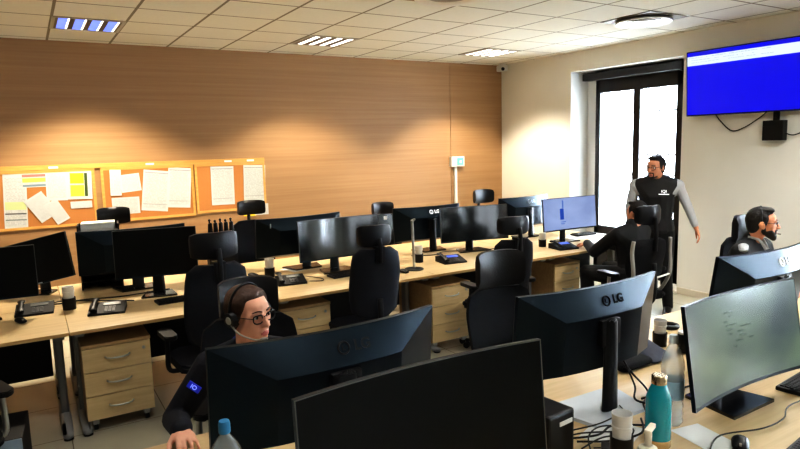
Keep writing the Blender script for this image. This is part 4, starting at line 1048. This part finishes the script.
# collar and sleeve patch
bm = bmesh.new(); n0 = X['neckb']
tube(bm, [n0+X['side']*.066*math.cos(a)+X['bf']*(.062*math.sin(a)+.008)+Vector((0, 0, .02-.02*math.sin(a))) for a in [2*PI*k/20 for k in range(20)]], .011, 8, True); obj('collar', bm, COLLAR, root, True)
d = (V['el_r']-V['sh_r']).normalized(); nrm = Vector((-.35, -.9, .3)); nrm = (nrm-d*nrm.dot(d)).normalized()
pc = V['sh_r'].lerp(V['el_r'], .3)+nrm*.064
M = frame(pc, -d, -nrm)
bm = bmesh.new(); b2(bm, -.028, .028, -.002, .004, -.015, .015, .002); pt = obj('sleeve_patch', xf(bm, M), PATCH, root)
lb = text('IO', .026); xf(lb, M @ Matrix.Translation((0, -.003, 0))); obj('lettering', lb, mat('glowing patch lettering', srgb(150, 170, 255), .5, emis=srgb(150, 170, 255), es=.6), pt)  # letters get an added glow as well

# standing man by the window
mx, my = 5.57, 4.05
root, HM, V, X = person('man standing in black vest and grey sleeves by the window', (mx-.07, my-.02, 1.545), (-.93, -.02, -.3), (-.86, -.5, 0),
    dict(sh_l=(mx+.09, my-.17, 1.36), el_l=(mx+.14, my-.27, 1.11), wr_l=(mx+.16, my-.34, .93), sh_r=(mx-.13, my+.18, 1.36), el_r=(mx-.17, my+.22, 1.10), wr_r=(mx-.24, my+.12, .9),
         hip_l=(mx+.04, my-.08, .86), kn_l=(mx+.03, my-.1, .47), an_l=(mx+.07, my-.11, .09), hip_r=(mx-.06, my+.08, .86), kn_r=(mx-.1, my+.1, .47), an_r=(mx-.06, my+.12, .09)),
    'm', SKIN_M, LIP_M, HAIRK, GREYC, BLKC, vox=.005, pelvis=(mx, my, .9), standing=True, sleeve=(.8, .8), vest=VESTM, headtilt=R(3), bulk=.93)
glasses(root, HM)
def beard(root, HM, full=True):
    bm = bmesh.new()
    if not full:
        hull(bm, [((.03, -.045, -.085), (.013, .013, .012)), ((0, -.072, -.108), (.024, .017, .016)), ((-.03, -.045, -.085), (.013, .013, .012)), ((.012, -.078, -.092), (.01, .01, .008)), ((-.012, -.078, -.092), (.01, .01, .008))])
        for s in (-1, 1): caps(bm, (s*.028, -.078, -.054), .0055, (s*.024, -.074, -.088), .0065); caps(bm, (s*.03, -.045, -.088), .012, (s*.05, .0, -.055), .012)
        caps(bm, (-.028, -.08, -.052), .0055, (0, -.091, -.048), .0055); caps(bm, (.028, -.08, -.052), .0055, (0, -.091, -.048), .0055)
        return remeshed('beard', xf(bm, HM), BEARDM, root, .003, 2, .5)
    hull(bm, [((.05, -.0, -.058), (.016, .016, .02)), ((.046, -.048, -.058), (.018, .018, .02)), ((0, -.072, -.108), (.03, .02, .02)), ((.022, -.076, -.09), (.014, .014, .014))])
    hull(bm, [((-.05, -.0, -.058), (.016, .016, .02)), ((-.046, -.048, -.058), (.018, .018, .02)), ((0, -.072, -.108), (.03, .02, .02)), ((-.022, -.076, -.09), (.014, .014, .014))])
    hull(bm, [((.026, -.08, -.05), (.007, .008, .005)), ((0, -.092, -.0475), (.01, .006, .0045)), ((-.026, -.08, -.05), (.007, .008, .005))])
    for s in (-1, 1):
        hull(bm, [((s*.026, -.082, -.052), (.007, .007, .007)), ((s*.03, -.076, -.085), (.008, .01, .01))])
        hull(bm, [((s*.07, .0, -.02), (.007, .012, .02)), ((s*.052, -.004, -.06), (.014, .016, .02))])
    return remeshed('beard', xf(bm, HM), BEARDM, root, .003, 3, .5)
beard(root, HM, False)
# printed mark on the vest's left breast
M = frame(X['chest']+X['bf']*.121+X['side']*.08+Vector((0, 0, .12)), (0, 0, 1), -X['bf'])
lb = text('IQI', .04); b2(lb, -.05, .05, -.001, .001, -.032, -.024); obj('vest_print', xf(lb, M), TXTW, root)

# bearded man with headset at the right
bx_, by_ = 4.585, 2.465
root, HM, V, X = person('bearded man with glasses and headset seated at right', (bx_+.035, by_-.0, 1.20), (.56, -.83, -.02), (.2, -1, 0),
    dict(sh_l=(bx_+.2, by_+.08, 1.0), el_l=(bx_+.26, by_+.02, .75), wr_l=(bx_+.14, by_-.2, .79), sh_r=(bx_-.18, by_+.04, 1.0), el_r=(bx_-.25, by_-.02, .75), wr_r=(bx_-.12, by_-.22, .79),
         hip_l=(bx_+.1, by_+.2, .55), kn_l=(bx_+.12, by_-.22, .52), an_l=(bx_+.12, by_-.2, .09), hip_r=(bx_-.1, by_+.2, .55), kn_r=(bx_-.12, by_-.22, .52), an_r=(bx_-.12, by_-.2, .09)),
    'm', SKIN_M, LIP_M, HAIRK, BLKC, BLKC, vox=.005, pelvis=(bx_, by_+.18, .56), handyaw=dict(l=(0, 0, -1), r=(0, 0, -1), l_dir=(-.2, -1, -.1), r_dir=(.2, -1, -.1)), bulk=1.05)
glasses(root, HM); beard(root, HM); headset(root, HM, 1, (1,))
bm = bmesh.new(); n0 = X['neckb']
for s in (-1, 1): tube(bm, smoothpts([n0+X['side']*.06*s+Vector((0, 0, .05)), n0+X['bf']*.07+X['side']*.035*s+Vector((0, 0, .03)), n0+X['bf']*.115+X['side']*.02*s+Vector((0, 0, -.04))], 5), .01, 8)
obj('collar', bm, GREYC, root, True)
bm = bmesh.new(); hull(bm, [(V['sh_r']+Vector((-.01, -.03, .055)), (.045, .03, .018)), (V['sh_r']+Vector((-.04, -.05, .03)), (.03, .03, .018))]); obj('shoulder_panel', bm, GREYC, root, True)

# person seen from behind at the lit monitor
px, py = 4.84, 3.78
root, HM, V, X = person('person in black seated with back turned at the lit monitor', (px+.13, py+.06, 1.135), (.1, 1, -.25), (-.02, 1, 0),
    dict(sh_r=(px+.22, py+.04, .955), el_r=(px+.27, py+.2, .74), wr_r=(px+.22, py+.52, .775), sh_l=(px-.14, py+.06, .95), el_l=(px-.17, py+.3, .76), wr_l=(px+.02, py+.56, .785),
         hip_l=(px-.1, py-.02, .56), kn_l=(px-.16, py+.4, .54), an_l=(px-.16, py+.38, .09), hip_r=(px+.1, py-.02, .56), kn_r=(px+.14, py+.4, .54), an_r=(px+.14, py+.38, .09)),
    'm', SKIN_M, LIP_M, HAIRK, BLKC, BLKC, vox=.005, pelvis=(px, py-.02, .57), handyaw=dict(l=(0, 0, -1), r=(0, 0, -1), l_dir=(.25, 1, -.1), r_dir=(0, 1, -.1)), bulk=1.05)

# ------------------------------------------------------------------ colour
SC.view_settings.view_transform = 'Standard'
SC.view_settings.look = 'None'
SC.view_settings.exposure = .6
SC.view_settings.use_curve_mapping = True
cm = SC.view_settings.curve_mapping; cv = cm.curves[3]
for x, y in ((.02, .0105), (.1, .078), (.3, .31), (.65, .74)): cv.points.new(x, y)
cm.extend = 'EXTRAPOLATED'; cm.use_clip = False; cm.update()
